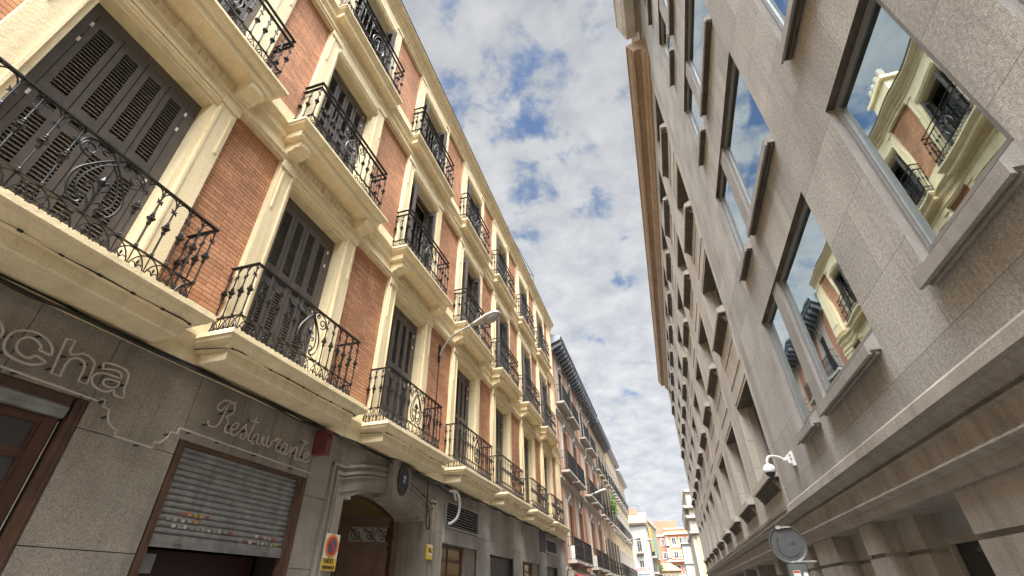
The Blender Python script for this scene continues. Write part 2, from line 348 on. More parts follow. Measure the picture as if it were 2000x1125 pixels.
def build_leaf(h, mirror=1):
    """one louvred shutter leaf 0.30 m wide; origin at its bottom hinge edge, lies in the y-z plane"""
    mb = MB(); w = .298; t = .02; a, b = .068, w-.068
    k = h/3.02
    zones = [(.10*k, 1.42*k), (1.54*k, 1.68*k), (1.79*k, h-.14)]
    mb.box(-t, t, 0.004, a, 0, h); mb.box(-t, t, b, w-.004, 0, h)
    zz = [0] + [z for q in zones for z in q] + [h]
    for i in range(0, len(zz), 2): mb.box(-t+.001, t-.001, a, b, zz[i], zz[i+1])
    for z0, z1 in zones:
        n = max(2, int((z1-z0)/.049)); d = (z1-z0)/n
        for i in range(n):
            z = z0+d*(i+.5)
            mb.cbox((-.002, (a+b)/2, z), (.011, 0, -.018), (0, (b-a)/2, 0), (.003, 0, .0018))
    mb.box(-t-.02, -t-.008, a-.002, b+.002, zones[0][0]-.01, zones[2][1]+.01)       # backing so no light passes
    mb.tube([(t+.008, w-.03, 1.60*k), (t+.012, w+.03, 1.60*k)], .009, 5)
    return mb

LB = thing('apartment_building', 'brick and cream apartment building with rows of iron balconies, nearest on the left', 'building', (-5.0, 11.0, -1.5))
FL = [ # slab top, opening top, brick bottom, brick top, surround top
    dict(slab=2.60, op=5.68, b0=3.02, b1=5.97, rx=-4.55, hw=1.19, sx=-4.30, sh=1.42, extra=0, sy=.05),
    dict(slab=6.62, op=9.56, b0=7.05, b1=10.03, rx=-4.60, hw=1.14, sx=-4.48, sh=1.33, extra=.14, sy=.02),
    dict(slab=10.66, op=13.17, b0=11.22, b1=13.80, rx=-4.70, hw=1.15, sx=-4.62, sh=1.26, extra=.22, sy=.03)]
# brick field: one slab per gap between the window surrounds
mb = MB()
gaps = []
e = [(c-1.07, c+1.07) for c in BAYS]
gy = [YS] + [v for q in e for v in q] + [24.45]
for f in FL:
    for i in range(0, len(gy), 2):
        mb = MB(); mb.box(-5.3, -5.0, gy[i], gy[i+1], f['b0']-.3, f['b1']); obj('brick_panel', mb, M['brick'], LB)
mb = MB()
mb.box(-9, -5.75, YS, YE, 2.21, 15.0); mb.box(-9,-5.75,YS,6.5,-1.5,2.2); mb.box(-9,-5.75,10.35,YE,-1.5,2.2)
mb.box(-5.75, -5.3, YE-.3, YE, -1.5, 14.6)
obj('building_core', mb, M['dark'], LB)
mb = MB(); mb.box(-9.1, -5.302, YE-.28, YE+.001, -1.5, 15.3); mb.box(-9.1,-5.3,YS-.2,YS-.001,-1.5,15.0)
obj('side_wall', mb, M['cream'], LB)
# window surrounds
def surround(f, idx):
    mb = MB(); o = .73; q = 1.07; z0 = f['slab']-.02; zo = f['op']; zt = f['b1']
    for s in (-1, 1):
        mb.box(-5.30, -4.90, s*.79, s*q, z0, zt)                     # pilaster
        mb.box(-5.32, -4.935, s*o, s*(.79-.0005), z0, zo+.06)        # inner jamb, a little deeper
        mb.box(-4.90, -4.885, s*.80, s*.83, z0, zo+.10)              # fillet
        mb.box(-4.90, -4.875, s*(q-.30), s*(q+.015), zt-.16, zt-.02) # capital band
        mb.box(-4.90, -4.88, s*(q-.05), s*(q-.075), zt-1.0, zt-.22)
    mb.box(-5.30, -4.90, -.79, .79, zo+.0605, zt)
    mb.box(-5.32, -4.9352, -.73, .73, zo, zo+.0603)
    mb.box(-4.90, -4.885, -.80, .80, zo+.10, zo+.13)
    mb.box(-4.90, -4.87, -.765, .765, zo+.16, zo+.20)
    return mb
# horizontal bands
def band(name, prof, y0=YS, y1=YE): 
    m_ = MB(); m_.prism(prof, y0, y1); return obj(name, m_, M['cream'], LB)
mb = MB()
for k, f in enumerate(FL):
    s = f['slab']
    mb.box(-5.29, -4.975, YS, YE, s+.0, f['b0'])                     # plinth strip below the brick
    if k == 0:
        mb.prism([(-5.2,s+.03),(-4.82,s+.03),(-4.82,s-.02),(-4.85,s-.06),(-4.87,s-.12),(-4.90,s-.16),(-4.90,s-.36),(-5.2,s-.36)], YS, YE)
    else:
        p = FL[k-1]['b1']
        mb.prism([(-5.2,s+.01),(-4.82,s+.01),(-4.82,s-.03),(-4.835,s-.05),(-4.87,s-.10),(-4.895,s-.12),(-4.895,s-.24),(-4.93,s-.26),(-4.945,s-.28),
                  (-4.945,p+.14),(-4.925,p+.12),(-4.87,p+.11),(-4.87,p+.075),(-4.895,p+.06),(-4.895,p-.0),(-5.2,p-.0)], YS, YE)
z = FL[2]['b1']
mb.prism([(-5.3,z),(-4.91,z),(-4.91,z+.10),(-4.88,z+.11),(-4.88,z+.20),(-4.84,z+.22),(-4.82,z+.27),(-4.82,z+.33),(-4.76,z+.36),(-4.70,z+.43),(-4.68,z+.44),(-4.68,z+.50),(-5.3,z+.56)], YS, YE)
obj('cornice_band', mb, M['cream'], LB)
mb = MB(); mb.box(-4.70, -4.66, YS, YE, z+.501, z+.535); mb.box(-5.9,-4.70,YS,YE,z+.56,z+.60)
obj('gutter', mb, M['joint'], LB)
mb = MB()
mb.box(-5.35, -5.05, YS, 17.0, z+.60, z+.75); mb.box(-5.40, -4.95, 18.4, 21.6, z+.55, z+1.15); mb.box(-5.45,-4.90,18.3,21.7,z+1.15,z+1.22)
mb.box(-5.0,-4.72,24.2,25.34,z+.536,z+.66)
obj('parapet', mb, M['cream'], LB)
# end pilaster
mb = MB()
for k, f in enumerate(FL):
    mb.box(-5.3, -4.925, 24.45, YE, f['b0']-.3, f['b1']); mb.box(-4.925,-4.91,24.60,25.2,f['b0']+.1,f['b1']-.15); mb.box(-4.925,-4.89,24.43,YE+.01,f['b1']-.12,f['b1']-.02)
obj('corner_pilaster', mb, M['cream'], LB)
# frieze ornament above each first floor opening: reeded tiles
def frieze_orn(z, flutes=True):
    mb = MB()
    if flutes:
        for s in (-1, 1):
            for i in range(5):
                y = s*(.16+.115*i+.05)
                mb.box(-4.945, -4.925, y-.042, y+.042, z-.085, z+.07)
                mb.prism([(y+.042*math.cos(a*PI/6), z+.07+.035*math.sin(a*PI/6)) for a in range(7)], -4.945, -4.925, 'x')
        mb.box(-4.945, -4.90, -.09, .09, z-.10, z+.11)
    else:
        mb.lathe((-4.945,0,z),[(.10,0),(.10,.02),(.07,.028),(.065,.012),(.03,.03),(0.002,.035)],14,axis='x')
        for s in (-1,1):
            for i in range(4):
                y0=s*(.14+.17*i)
                mb.tube([(-4.94,a,b) for a,b in [(y0,z-.03+.02*(i%2)),(y0+s*.06,z+.035),(y0+s*.12,z+.0),(y0+s*.16,z-.03)]],[.015,.018,.015,.01],5)
                mb.tube([(-4.94,a,b) for a,b in spiral(y0+s*.08,z,.04,.012,90,s*1.1,8)],.010,4)
    return mb
# slabs, brackets, railings, doors
profs = [
  [(0.10,2.62),(0,2.60),(0,2.545),(.025,2.53),(.035,2.50),(.075,2.47),(.11,2.455),(.12,2.43),(.17,2.42),(.17,2.30),(.19,2.285)],
  [(0.08,6.64),(0,6.62),(0,6.575),(.02,6.56),(.03,6.53),(.065,6.50),(.085,6.485),(.12,6.475),(.12,6.34),(.14,6.33)],
  [(0.06,10.70),(0,10.69),(0,10.65),(.02,10.63),(.03,10.60),(.06,10.57),(.09,10.55),(.09,10.42),(.11,10.41)]]
srcB = []; srcS = []; srcF = []
for k, f in enumerate(FL):
    c = BAYS[1]
    mb = MB(); mb.ring(profs[k], -4.99, f['sx'], -f['sh'], f['sh'])
    if k == 1:
        for s in (-1, 1):    # scroll brackets
            y0, y1 = (s*.86, s*1.12)
            pr = [(-4.94,6.33),(-4.64,6.33),(-4.64,6.20),(-4.67,6.17),(-4.72,6.185),(-4.76,6.16),(-4.80,6.12),(-4.84,6.13),(-4.89,6.06),(-4.90,6.0),(-4.94,6.0)]
            mb.prism(pr, min(y0,y1), max(y0,y1)); mb.box(-4.64,-4.63,min(y0,y1)+.05,max(y0,y1)-.05,6.215,6.31)
    if k == 1: mb.box(-4.86,-4.852,-.8,.8,6.318,6.329)
    me = mb.mesh('balcony', M['cream'])
    b = bpy.data.objects.new('balcony', me); COL.objects.link(b); b.parent = LB; b.location = Vector((0, BAYS[0]+f['sy'], 0))-wloc(LB)
    r = build_railing(f['hw'], 4.985+f['rx'], f['extra'])
    ro = obj('railing', r, M['iron'], b, at=(f['rx'], BAYS[0]+f['sy'], f['slab']+.0))
    for i, cc in enumerate(BAYS[1:]): copyto(b, LB, (0, cc+f['sy'], 0))
    s0 = MB(); s0.v = []; s0 = surround(f, k)
    me = s0.mesh('window_surround', M['cream'])
    for i, cc in enumerate(BAYS):
        o = bpy.data.objects.new('window_surround', me); COL.objects.link(o); o.parent = LB; o.location = Vector((0, cc, 0))-wloc(LB)
    if k < 2:
        me = frieze_orn(FL[k]['b1']+.225 if k == 0 else FL[k]['b1']+.25, k == 0).mesh('frieze_ornament', M['cream'])
        for cc in BAYS:
            o = bpy.data.objects.new('frieze_ornament', me); COL.objects.link(o); o.parent = LB; o.location = Vector((0, cc, 0))-wloc(LB)
# shuttered doors
leafs = []
for f in FL:
    h = f['op']-f['slab']-.12
    leafs.append((build_leaf(h).mesh('shutter_leaf', M['shutter']), h))
def door_frame(f):
    mb = MB(); z0 = f['slab']-.1; z1 = f['op']; 
    for s in (-1, 1): mb.box(-5.20, -5.13, s*.602, s*.75, z0, z1+.03)
    mb.box(-5.20, -5.13, -.602, .602, z1-.135, z1+.03)
    return mb
def glass_door(f):
    mb = MB(); z0 = f['slab']-.1; z1 = f['op']
    mb.box(-5.42,-5.40,-.73,.73,z0,z1+.02)
    for y in (-.68, -.02, .02, .68): mb.box(-5.40,-5.36,y-.035,y+.035,z0,z1,1)
    for z in (z0+.05, z0+.9, z1-.55, z1-.04): mb.box(-5.398,-5.362,-.7,.7,z-.03,z+.03,1)
    return mb
fr = [door_frame(f).mesh('balcony_door', M['shutter']) for f in FL]
gl = [glass_door(f).mesh('glazed_door', [M['glassdark'], M['wood']]) for f in FL]
def hinges():
    mb = MB()
    for z in (.35, 1.5, 2.45, 2.75): mb.box(-.005, .012, -.012, .012, z-.03, z+.03)
    return mb.mesh('hinge', M['white'])
hg = hinges()
kinds = [['c']*7, ['c','c','L','D','D','D','D'], ['c','R','R','L','L','L','L']]
for k, f in enumerate(FL):
    me, h = leafs[k]
    for i, cc in enumerate(BAYS):
        d = bpy.data.objects.new('balcony_door', fr[k]); COL.objects.link(d); d.parent = LB; d.location = Vector((0, cc, 0))-wloc(LB)
        def leaf(y, ang, x=-5.15):
            o = bpy.data.objects.new('shutter_leaf', me); COL.objects.link(o); o.parent = d
            o.location = (x, y, f['slab']-.02); o.rotation_euler = (0, 0, ang)
        kd = kinds[k][i]
        if kd == 'c':
            for q in range(4): leaf(-.60+.30*q, math.radians(random.uniform(-2.2,.6)) if q % 2 == 0 else 0)
            for s in (-1, 1):
                o = bpy.data.objects.new('hinge', hg); COL.objects.link(o); o.parent = d; o.location = (-5.128, s*.605, f['slab'])
        else:
            o = bpy.data.objects.new('glazed_door', gl[k]); COL.objects.link(o); o.parent = LB; o.location = Vector((0, cc, 0))-wloc(LB)
            rt = -PI/2
            if kd == 'L':
                leaf(-.60, rt); leaf(-.565, rt); leaf(.60, rt)
            elif kd == 'D':
                leaf(-.62, rt, -5.10); leaf(-.58, rt, -5.10); leaf(.58, rt, -5.10); 
            else:
                leaf(.62, rt, -5.05); leaf(.56, rt, -5.05); leaf(-.62, rt, -5.12)
# ---- ground floor
X0 = -4.95
mb = MB()
def slab(y0, y1, z0, z1, x=X0, g=.004): mb.box(-5.28, x+random.uniform(-.002,.002), y0+g, y1-g, z0+g, z1-g)
def slabs(ys, zs, x=X0):
    global mb
    mb = MB()
    for a, b in zip(ys, ys[1:]):
        for c, d in zip(zs, zs[1:]): slab(a, b, c, d, x)
    obj('stone_cladding', mb, M['cement'] if ys[0] > 13 or x == -4.93 else M['stone'], LB)
slabs([YS,-1.7,-.4], [-1.5,-.4,.41,1.345,2.24])
slabs([-.4,.72,1.42,2.127,2.843], [1.585,2.24])
slabs([2.843,3.848], [-1.5,-.55,.41,1.345,2.24])
slabs([3.848,4.545,5.30,6.02], [1.507,2.24])
slabs([6.02,6.52], [-1.5,-.6,.38,1.29,2.26])
slabs([10.46,10.95], [-1.5,-.6,.35,1.25,2.28])
slabs([6.52,7.47], [2.06,2.26]); slabs([7.47,8.18],[2.12,2.27]); slabs([8.90,9.7,10.46],[2.10,2.28])
slabs([10.95,12.1,13.20], [1.97,2.27])
slabs([10.95,13.20], [1.07,1.38], -4.93)
slabs([13.20,14.26], [-1.5,0.3,1.35,2.27]); slabs([14.26,15.4,16.6], [1.04,2.27], -4.955); slabs([16.6,17.68], [-1.5,.2,1.3,2.27]); slabs([17.68,18.9,20.02], [1.04,2.27], -4.94)
slabs([20.02,21.18], [-1.5,.8,1.5], -4.93); slabs([20.02,20.25],[1.5,2.27]); slabs([21.18,23.36],[1.05,1.52]); slabs([21.18,23.36],[2.06,2.27]); slabs([23.36,24.6,YE],[-1.5,.6,2.27])
mb = MB(); mb.box(-4.99,-4.925,20.27,21.17,1.51,2.26); obj('dark_panel', mb, plain('bitumen_patch',(0.05,0.05,0.05),.8), LB)
mb = MB()
for a, b, c, d in [(YS,-.4,-1.5,2.25),(-.4,2.84,1.6,2.25),(2.85,3.84,-1.5,2.25),(3.84,6.02,1.52,2.25),(6.02,6.6,-1.5,2.27),(6.6,10.5,2.0,2.27),(10.4,10.94,-1.5,2.27),(10.94,13.2,1.08,1.36),(10.94,13.2,1.99,2.26),(13.2,14.26,-1.5,2.26),(14.26,16.6,1.06,2.26),(16.6,17.68,-1.5,2.26),(17.68,20.02,1.06,2.26),(20.02,21.18,-1.5,2.26),(21.18,23.36,1.06,1.51),(21.18,23.36,2.06,2.26),(23.36,YE,-1.5,2.26)]:
    mb.box(-5.5, -4.972, a, b, c, d)
obj('wall_backing', mb, M['joint'], LB)
mb = MB(); mb.box(-5.3,-4.93,YS,YE,2.255,2.285); mb.box(-5.3,-4.945,13.2,YE,-1.5,-1.0); obj('wall_skirting', mb, M['granitedirty'], LB)
# openings: dark rooms
# entrance portal
AC = 8.42; A0, A1 = 6.95, 9.90
def archz(y, rise, zs, half): 
    t = (y-AC)/half
    R_ = (half*half+rise*rise)/(2*rise); return zs - (R_-rise) + math.sqrt(max(R_*R_-(y-AC)**2, 0))
mb = MB()
def arch_band(z_in, rise_in, half_in, z_out, rise_out, x0, x1, y0, y1, n=16, shoulder=None):
    for i in range(n):
        a = y0+(y1-y0)*i/n; b = y0+(y1-y0)*(i+1)/n
        P = [(a, archz(a, rise_in, z_in, half_in)), (b, archz(b, rise_in, z_in, half_in)), (b, archz(b, rise_out, z_out, 1.6)), (a, archz(a, rise_out, z_out, 1.6))]
        mb.prism(P, x0, x1, 'x')
# legs
for s, yi, yo in ((-1, 6.95, 6.52), (1, 9.90, 10.45)):
    a, b = min(yi, yo), max(yi, yo)
    mb.box(-5.55, -4.93, a, b, -1.5, 1.385)
    w = b-a
    yo1 = yo - s*.0; st = -s
    mb.box(-4.93, -4.892, min(yo, yo+st*.045), max(yo, yo+st*.045), -1.5, 1.84)
    mb.box(-4.93, -4.898, min(yo+st*.115, yo+st*.165), max(yo+st*.115, yo+st*.165), -1.5, 1.74)
    mb.box(-4.93, -4.908, min(yo+st*.195, yo+st*.225), max(yo+st*.195, yo+st*.225), -1.5, 1.70)
# head
arch_band(1.44, .24, 1.28, 1.86, .24, -5.55, -4.93, 7.14, 9.71)
mb.box(-5.55,-4.93,6.52,7.139,1.3855,1.86); mb.box(-5.55,-4.93,9.711,10.45,1.3855,1.86)
def strip(dz, h, xo, y0, y1):
    n = 14
    for i in range(n):
        a = y0+(y1-y0)*i/n; b = y0+(y1-y0)*(i+1)/n
        za, zb = archz(a, .24, 1.86, 1.6)+dz, archz(b, .24, 1.86, 1.6)+dz
        mb.prism([(a,za-h),(b,zb-h),(b,zb),(a,za)], -4.93, xo, 'x')
for y0, y1 in ((6.82,8.19),(8.88,10.15)):
    strip(-.005, .045, -4.892, y0, y1); strip(-.115, .05, -4.898, y0, y1); strip(-.19, .03, -4.908, y0, y1); strip(-.40, .014, -4.918, y0, y1)
    (ya_, yb_) = (6.52,6.82) if y0 < 8 else (10.15,10.45)
    mb.box(-4.931,-4.8925,ya_,yb_,1.81,1.855); k_ = .11; mb.box(-4.931,-4.8985,ya_+(k_ if y0<8 else 0),yb_-(0 if y0<8 else k_),1.70,1.75); mb.box(-4.931,-4.9085,ya_+(.19 if y0<8 else 0),yb_-(0 if y0<8 else .19),1.64,1.67)
# filling between arch and slabs above
n=16
for i in range(n):
    a = 6.52+(10.45-6.52)*i/n; b = a+(10.45-6.52)/n
    mb.prism([(a, min(archz(a,.24,1.86,1.6) if 6.82<a<10.02 else 1.86,2.1)-.002),(b, min(archz(b,.24,1.86,1.6) if 6.82<b<10.02 else 1.86,2.1)-.002),(b,2.262),(a,2.262)], -5.3, -4.953, 'x')
mb.prism([(8.24,1.60),(8.88,1.60),(8.90,2.262),(8.19,2.262)], -5.2, -4.80, 'x')
obj('entrance_portal', mb, M['stone'], LB)
mb = MB(); mb.lathe((-4.80,8.56,1.95),[(.20,0),(.20,.03),(.17,.045),(.165,.03),(.0,.03)],26,axis='x')
mb.v = [(x,y,1.95+(z_-1.95)*1.42) for x,y,z_ in mb.v]
pq = obj('number_plaque', mb, plain('dark_oval_stone',(0.045,0.042,0.038),.6), LB)
mb = MB(); mb.box(-4.77,-4.755,8.46,8.66,1.86,2.04); npq = obj('number_tile', mb, plain('blue_enamel',(0.035,0.045,0.16),.3), pq)
def text_mesh(s, size, depth=.004):
    cu = bpy.data.curves.new('t', 'FONT'); cu.body = s; cu.size = size; cu.extrude = depth; cu.align_x = 'CENTER'; cu.align_y = 'CENTER'
    o = bpy.data.objects.new('t', cu); COL.objects.link(o); bpy.context.view_layer.update()
    dg = bpy.context.evaluated_depsgraph_get(); me = bpy.data.meshes.new_from_object(o.evaluated_get(dg)); bpy.data.objects.remove(o); return me
def text_on_left(s, size, at, mat, parent, sx=1.0, name='lettering'):   # faces +x, reads along +y
    me = text_mesh(s, size); me.materials.clear(); me.materials.append(mat)
    me.transform(Matrix(((0,0,1,0),(sx,0,0,0),(0,1,0,0),(0,0,0,1))))
    o = bpy.data.objects.new(name, me); COL.objects.link(o); o.parent = parent; o.location = Vector(at)-wloc(parent); return o
text_on_left('7', .17, (-4.751,8.56,1.945), M['white'], pq, 1.0, 'numeral')
# entrance hall and door
mb = MB(); mb.box(-7.2,-7.15,6.6,10.4,-1.5,2.2); mb.box(-7.15,-5.56,6.55,6.9,-1.5,2.2); mb.box(-7.15,-5.56,9.96,10.3,-1.5,2.2); mb.box(-7.15,-5.56,6.9,9.96,2.0,2.2)
mb.v = [(x,y,z_) for x,y,z_ in mb.v]
obj('hallway', mb, plain('hall_plaster',(0.55,0.46,0.30),.8), LB)
mb = MB()
for i in range(12):
    a = 6.97+(9.93-6.97)*i/12; b = a+(9.93-6.97)/12
    mb.prism([(a,archz(a,.26,1.42,1.50)),(b,archz(b,.26,1.42,1.50)),(b,archz(b,.26,1.56,1.50)),(a,archz(a,.26,1.56,1.50))],-5.70,-5.56,'x')
mb.box(-5.70,-5.56,9.72,9.95,-1.5,1.45)
obj('door_frame', mb, M['wood'], LB)
DW, DH = 1.12, 2.95
DR = Matrix(((-.81,.586,0),(-.586,-.81,0),(0,0,1)))      # columns: along the leaf, outward normal, up
def door_place(mb):
    Hn = Vector((-5.50, 9.86, -1.5)); out = []
    for p in mb.v:
        q = Vector((DR[0][0]*p[0]+DR[0][1]*p[1]*-1, DR[1][0]*p[0]+DR[1][1]*p[1]*-1, p[2])); out.append(tuple(Hn+q))
    mb.v = out
D = MB()   # x along the leaf from the hinge, y towards the viewer negative, z up
D.box(0,.13,-.03,.03,0,DH); D.box(DW-.13,DW,-.03,.03,0,DH); D.box(.13,DW-.13,-.03,.03,2.78,DH); D.box(.13,DW-.13,-.03,.03,1.35,2.50); D.box(.13,DW-.13,-.03,.03,0,1.2); D.box(.13,DW-.13,-.03,.03,1.2,1.35)
for i in range(3):
    a_ = .17+.27*i
    for (q0,q1) in ((1.72,2.36),(.45,1.55)):
        for sg in (-1,1):
            D.box(a_,a_+.24,sg*.03,sg*.045,q0,q1); D.box(a_+.045,a_+.195,sg*.045,sg*.06,q0+.06,q1-.06)
for sg in (-1,1):
    D.box(-.01,DW+.01,sg*.03,sg*.05,DH-.03,DH+.03); D.box(.1,DW-.1,sg*.03,sg*.045,2.44,2.50); D.box(.1,DW-.1,sg*.03,sg*.045,2.78,2.82)
door_place(D)
ed = obj('entrance_door', D, M['doorwood'], LB)
g = MB()
for i in range(3):
    c_=.28+.28*i; s_=1 if i%2 else -1
    g.tube([(a,-.012,b) for a,b in spiral(c_,2.64,.11,.02,90,s_*1.7,22)],.0085,5)
    g.tube([(c_-.14,-.012,2.52),(c_-.06,-.012,2.58),(c_+.08,-.012,2.72),(c_+.14,-.012,2.77)],.0075,5)
    g.tube([(a,-.012,b) for a,b in spiral(c_+.13,2.72,.045,.012,-90,-s_*1.3,12)],.0065,5)
g.box(.13,DW-.13,.0,.008,2.50,2.78,1)
door_place(g)
obj('transom_grille', g, [M['iron'], plain('pale_frosted_pane',(0.30,0.27,0.21),.4)], ed)
g = MB(); g.box(-7.148,-7.13,7.2,9.9,1.35,1.62)
for i in range(14):
    y=7.25+.19*i
    g.tube([(-7.125,y,1.38),(-7.12,y+.05,1.55),(-7.12,y+.14,1.42),(-7.125,y+.18,1.58)],.012,4)
obj('plaster_frieze', g, plain('hall_plaster_shade',(0.45,0.36,0.22),.8), LB)
# roller shutter
mb = MB(); z_ = .60; 
prof=[(-5.02,1.56)]
zz=1.54
while zz > .64:
    prof += [(-5.015,zz),(-4.998,zz-.012),(-4.992,zz-.03),(-4.998,zz-.048),(-5.012,zz-.056)]
    zz -= .062
prof += [(-5.012,.60)]
mb.sheet(prof, 3.95, 5.87); mb.box(-5.03,-4.985,3.95,5.87,.495,.60); mb.box(-5.0,-4.97,3.95,5.87,.488,.503)
mb.box(-4.985,-4.978,4.24,4.34,.53,.545,0); mb.box(-4.985,-4.978,5.5,5.62,.53,.545,0)
cols=[(.33,.07,.035),(.38,.29,.05),(.42,.39,.33),(.27,.06,.05),(.09,.19,.28),(.2,.27,.08),(.42,.17,.05),(.2,.23,.22),(.3,.27,.21)]
smats=[plain('sticker_%d'%i,c,.5) for i,c in enumerate(cols)]
rs=obj('roller_shutter', mb, M['steel'], LB)
st = MB(); rr=random.Random(4)
def stick(y,z0,m): 
    w_=rr.uniform(.022,.034); h=rr.uniform(.028,.038); st = MB(); st.box(-4.9905,-4.9885,y,y+w_*1.55,z0,z0+h); obj('sticker', st, smats[m], rs)
rows=[(.80,[(4.22,5,[3,6,1,1,3])]),(.735,[(4.06,2,[7,8]),(4.24,3,[2,8,6])]),(.675,[(4.15,2,[2,7]),(4.30,9,[2,7,7,8,2,7,2,7,3]),(5.35,6,[2,3,2,8,3,7])]),(.53,[(4.12,3,[4,5,1]),(4.36,2,[5,1]),(5.22,3,[1,3,8]),(5.45,3,[2,7,5])]),(.61,[(5.1,3,[7,3,2]),(5.4,5,[8,2,7,8,5])])]
for z0, L_ in rows:
    for y0, n_, ms in L_:
        for i in range(n_): stick(y0+i*.078+rr.uniform(-.006,.006), z0+rr.uniform(-.004,.004), ms[i])

mb = MB(); mb.box(-5.05,-4.955,3.858,3.95,-1.5,1.505); mb.box(-5.05,-4.955,5.87,6.015,-1.5,1.505); mb.box(-5.05,-4.965,3.95,5.87,1.46,1.505)
mb.box(-5.0,-4.935,3.858,3.90,-1.5,1.50); mb.box(-5.0,-4.935,5.93,6.0,-1.5,1.50)
obj('shutter_frame', mb, M['oldwood'], LB)
mb = MB(); mb.box(-5.45,-5.40,3.95,5.87,-1.5,.5,0); mb.box(-5.40,-5.38,4.25,4.42,.28,.46,1)
mb.box(-5.40,-5.37,5.0,5.85,-1.5,.2,0)
obj('shop_door', mb, [plain('dark_brown_door',(0.03,0.012,0.01),.5), plain('paper_notice',(0.3,0.29,0.28),.7)], LB)
# restaurant door on the far left
mb = MB(); mb.box(-5.1,-4.955,2.745,2.838,-1.5,1.58); mb.box(-5.1,-4.965,-.4,2.72,1.50,1.58); mb.box(-5.0,-4.94,2.80,2.815,-1.5,1.55); mb.box(-5.1,-4.955,-.4,-.28,-1.5,1.5)
obj('wooden_frame', mb, M['oldwood'], LB)
mb = MB(); mb.prism([(-5.10,1.499),(-4.965,1.499),(-4.945,1.48),(-4.955,1.415),(-4.96,1.405),(-4.965,1.39),(-4.985,1.385),(-5.10,1.385)], -.2, 2.715)
obj('shutter_housing', mb, M['steel'], LB)
mb = MB(); dx=-5.0
for y0,y1 in ((-.25,-.12),(1.15,1.24),(1.26,1.35),(2.60,2.70)): mb.box(dx-.05,dx,y0,y1,-1.5,1.38)
for y0,y1 in ((-.1,1.15),(1.35,2.60)):
    for z0 in (1.31,1.02,.66,.25,-.3,-1.0): mb.prism([(dx-.045,z0),(dx-.008,z0),(dx-.004,z0+.02),(dx-.004,z0+.05),(dx-.008,z0+.07),(dx-.045,z0+.07)],y0,y1)
    mb.box(dx-.03,dx-.025,y0,y1,-1.5,1.33,1)
    for q in range(5):      # moulded bead round each pane
        za=(1.09,.73,.32,-.23,-.93)[q]; zb=(1.31,1.02,.66,.25,-.3)[q]
        mb.box(dx-.024,dx-.012,y1-.03,y1-.001,za,zb); mb.box(dx-.024,dx-.012,y0+.001,y0+.03,za,zb)
mb.tube([(dx+.004,2.712,-1.5),(dx+.004,2.712,1.36)],.005,5,2); mb.box(-5.3,-5.28,-.4,2.74,-1.5,1.6,1)
obj('glazed_wooden_door', mb, [M['wood'],plain('dim_door_glass',(0.05,0.052,0.048),.16),M['lampgrey']], LB)
# vents and small shopfronts
def vent(y0,y1,z0,z1,nm):
    mb = MB(); mb.box(-4.96,-4.91,y0,y0+.06,z0,z1); mb.box(-4.96,-4.91,y1-.06,y1,z0,z1); mb.box(-4.96,-4.91,y0+.06,y1-.06,z0,z0+.045); mb.box(-4.96,-4.91,y0+.06,y1-.06,z1-.04,z1)
    n=8
    for i in range(n):
        z=z0+.06+(z1-z0-.11)*(i+.5)/n; mb.cbox((-4.945,(y0+y1)/2,z),(.022,0,-.014),(0,(y1-y0)/2-.06,0),(.002,0,.004))
    mb.box(-4.99,-4.975,y0,y1,z0,z1,1)
    obj('ventilation_grille', mb, [M['steel'],M['dark']], LB)
vent(10.97,13.19,1.385,1.965,'a'); vent(21.19,23.34,1.525,2.05,'b')
def shopwin(y0,y1,z1,kind):
    mb = MB()
    if kind=='win':
        mb.box(-5.12,-5.06,y0,y1,z1-.07,z1); mb.box(-5.12,-5.06,y0,y0+.07,-1.5,z1-.07)
        mid=y0+(y1-y0)*.62; mb.box(-5.12,-5.06,mid,mid+.08,-1.5,z1-.07)
        for z in (.72,.42,.1,-.3): mb.box(-5.115,-5.065,y0+.07,mid,z,z+.05)
        mb.box(-5.115,-5.065,y0+.55,y0+.6,-1.5,z1-.07)
        mb.box(-5.09,-5.085,y0,mid,-1.5,z1,1); mb.box(-5.3,-5.0,mid+.08,y1,-1.5,z1,2)
    else:
        mb.box(-5.10,-5.05,y0+.02,y1-.02,-1.5,z1-.02,0); mb.box(-5.05,-5.03,y0+.2,y0+.24,-1.5,z1-.06,3)
        for i in range(4): mb.box(-5.05,-5.035,y0+.1,y1-.1,z1-.5-.5*i,z1-.47-.5*i,0)
    return obj('shopfront', mb, [M['wood'] if kind=='win' else plain('dark_metal_door',(0.03,0.028,0.026),.5), plain('amber_glass',(0.25,0.17,0.07),.15), M['stone'], M['steel']], LB)  # amber is the base colour of the window glass
shopwin(10.97,13.19,1.06,'win'); shopwin(14.28,16.58,1.03,'door'); shopwin(17.70,20.0,1.03,'win'); shopwin(21.2,23.34,1.04,'door')
# chimney stack seen in the reflection
mb = MB(); mb.box(-6.3,-5.6,13.95,15.2,14.3,16.25); mb.box(-6.4,-5.5,13.82,15.33,16.25,16.4)
ch = obj('chimney', mb, M['cream'], LB)
mb = MB()
for y in (14.1,14.45,14.8,15.1): mb.lathe((-5.8,y,16.4),[(.13,0),(.15,.1),(.12,.2),(.14,.55),(.10,.6)],10)
obj('chimney_pot', mb, M['limestone'], ch)

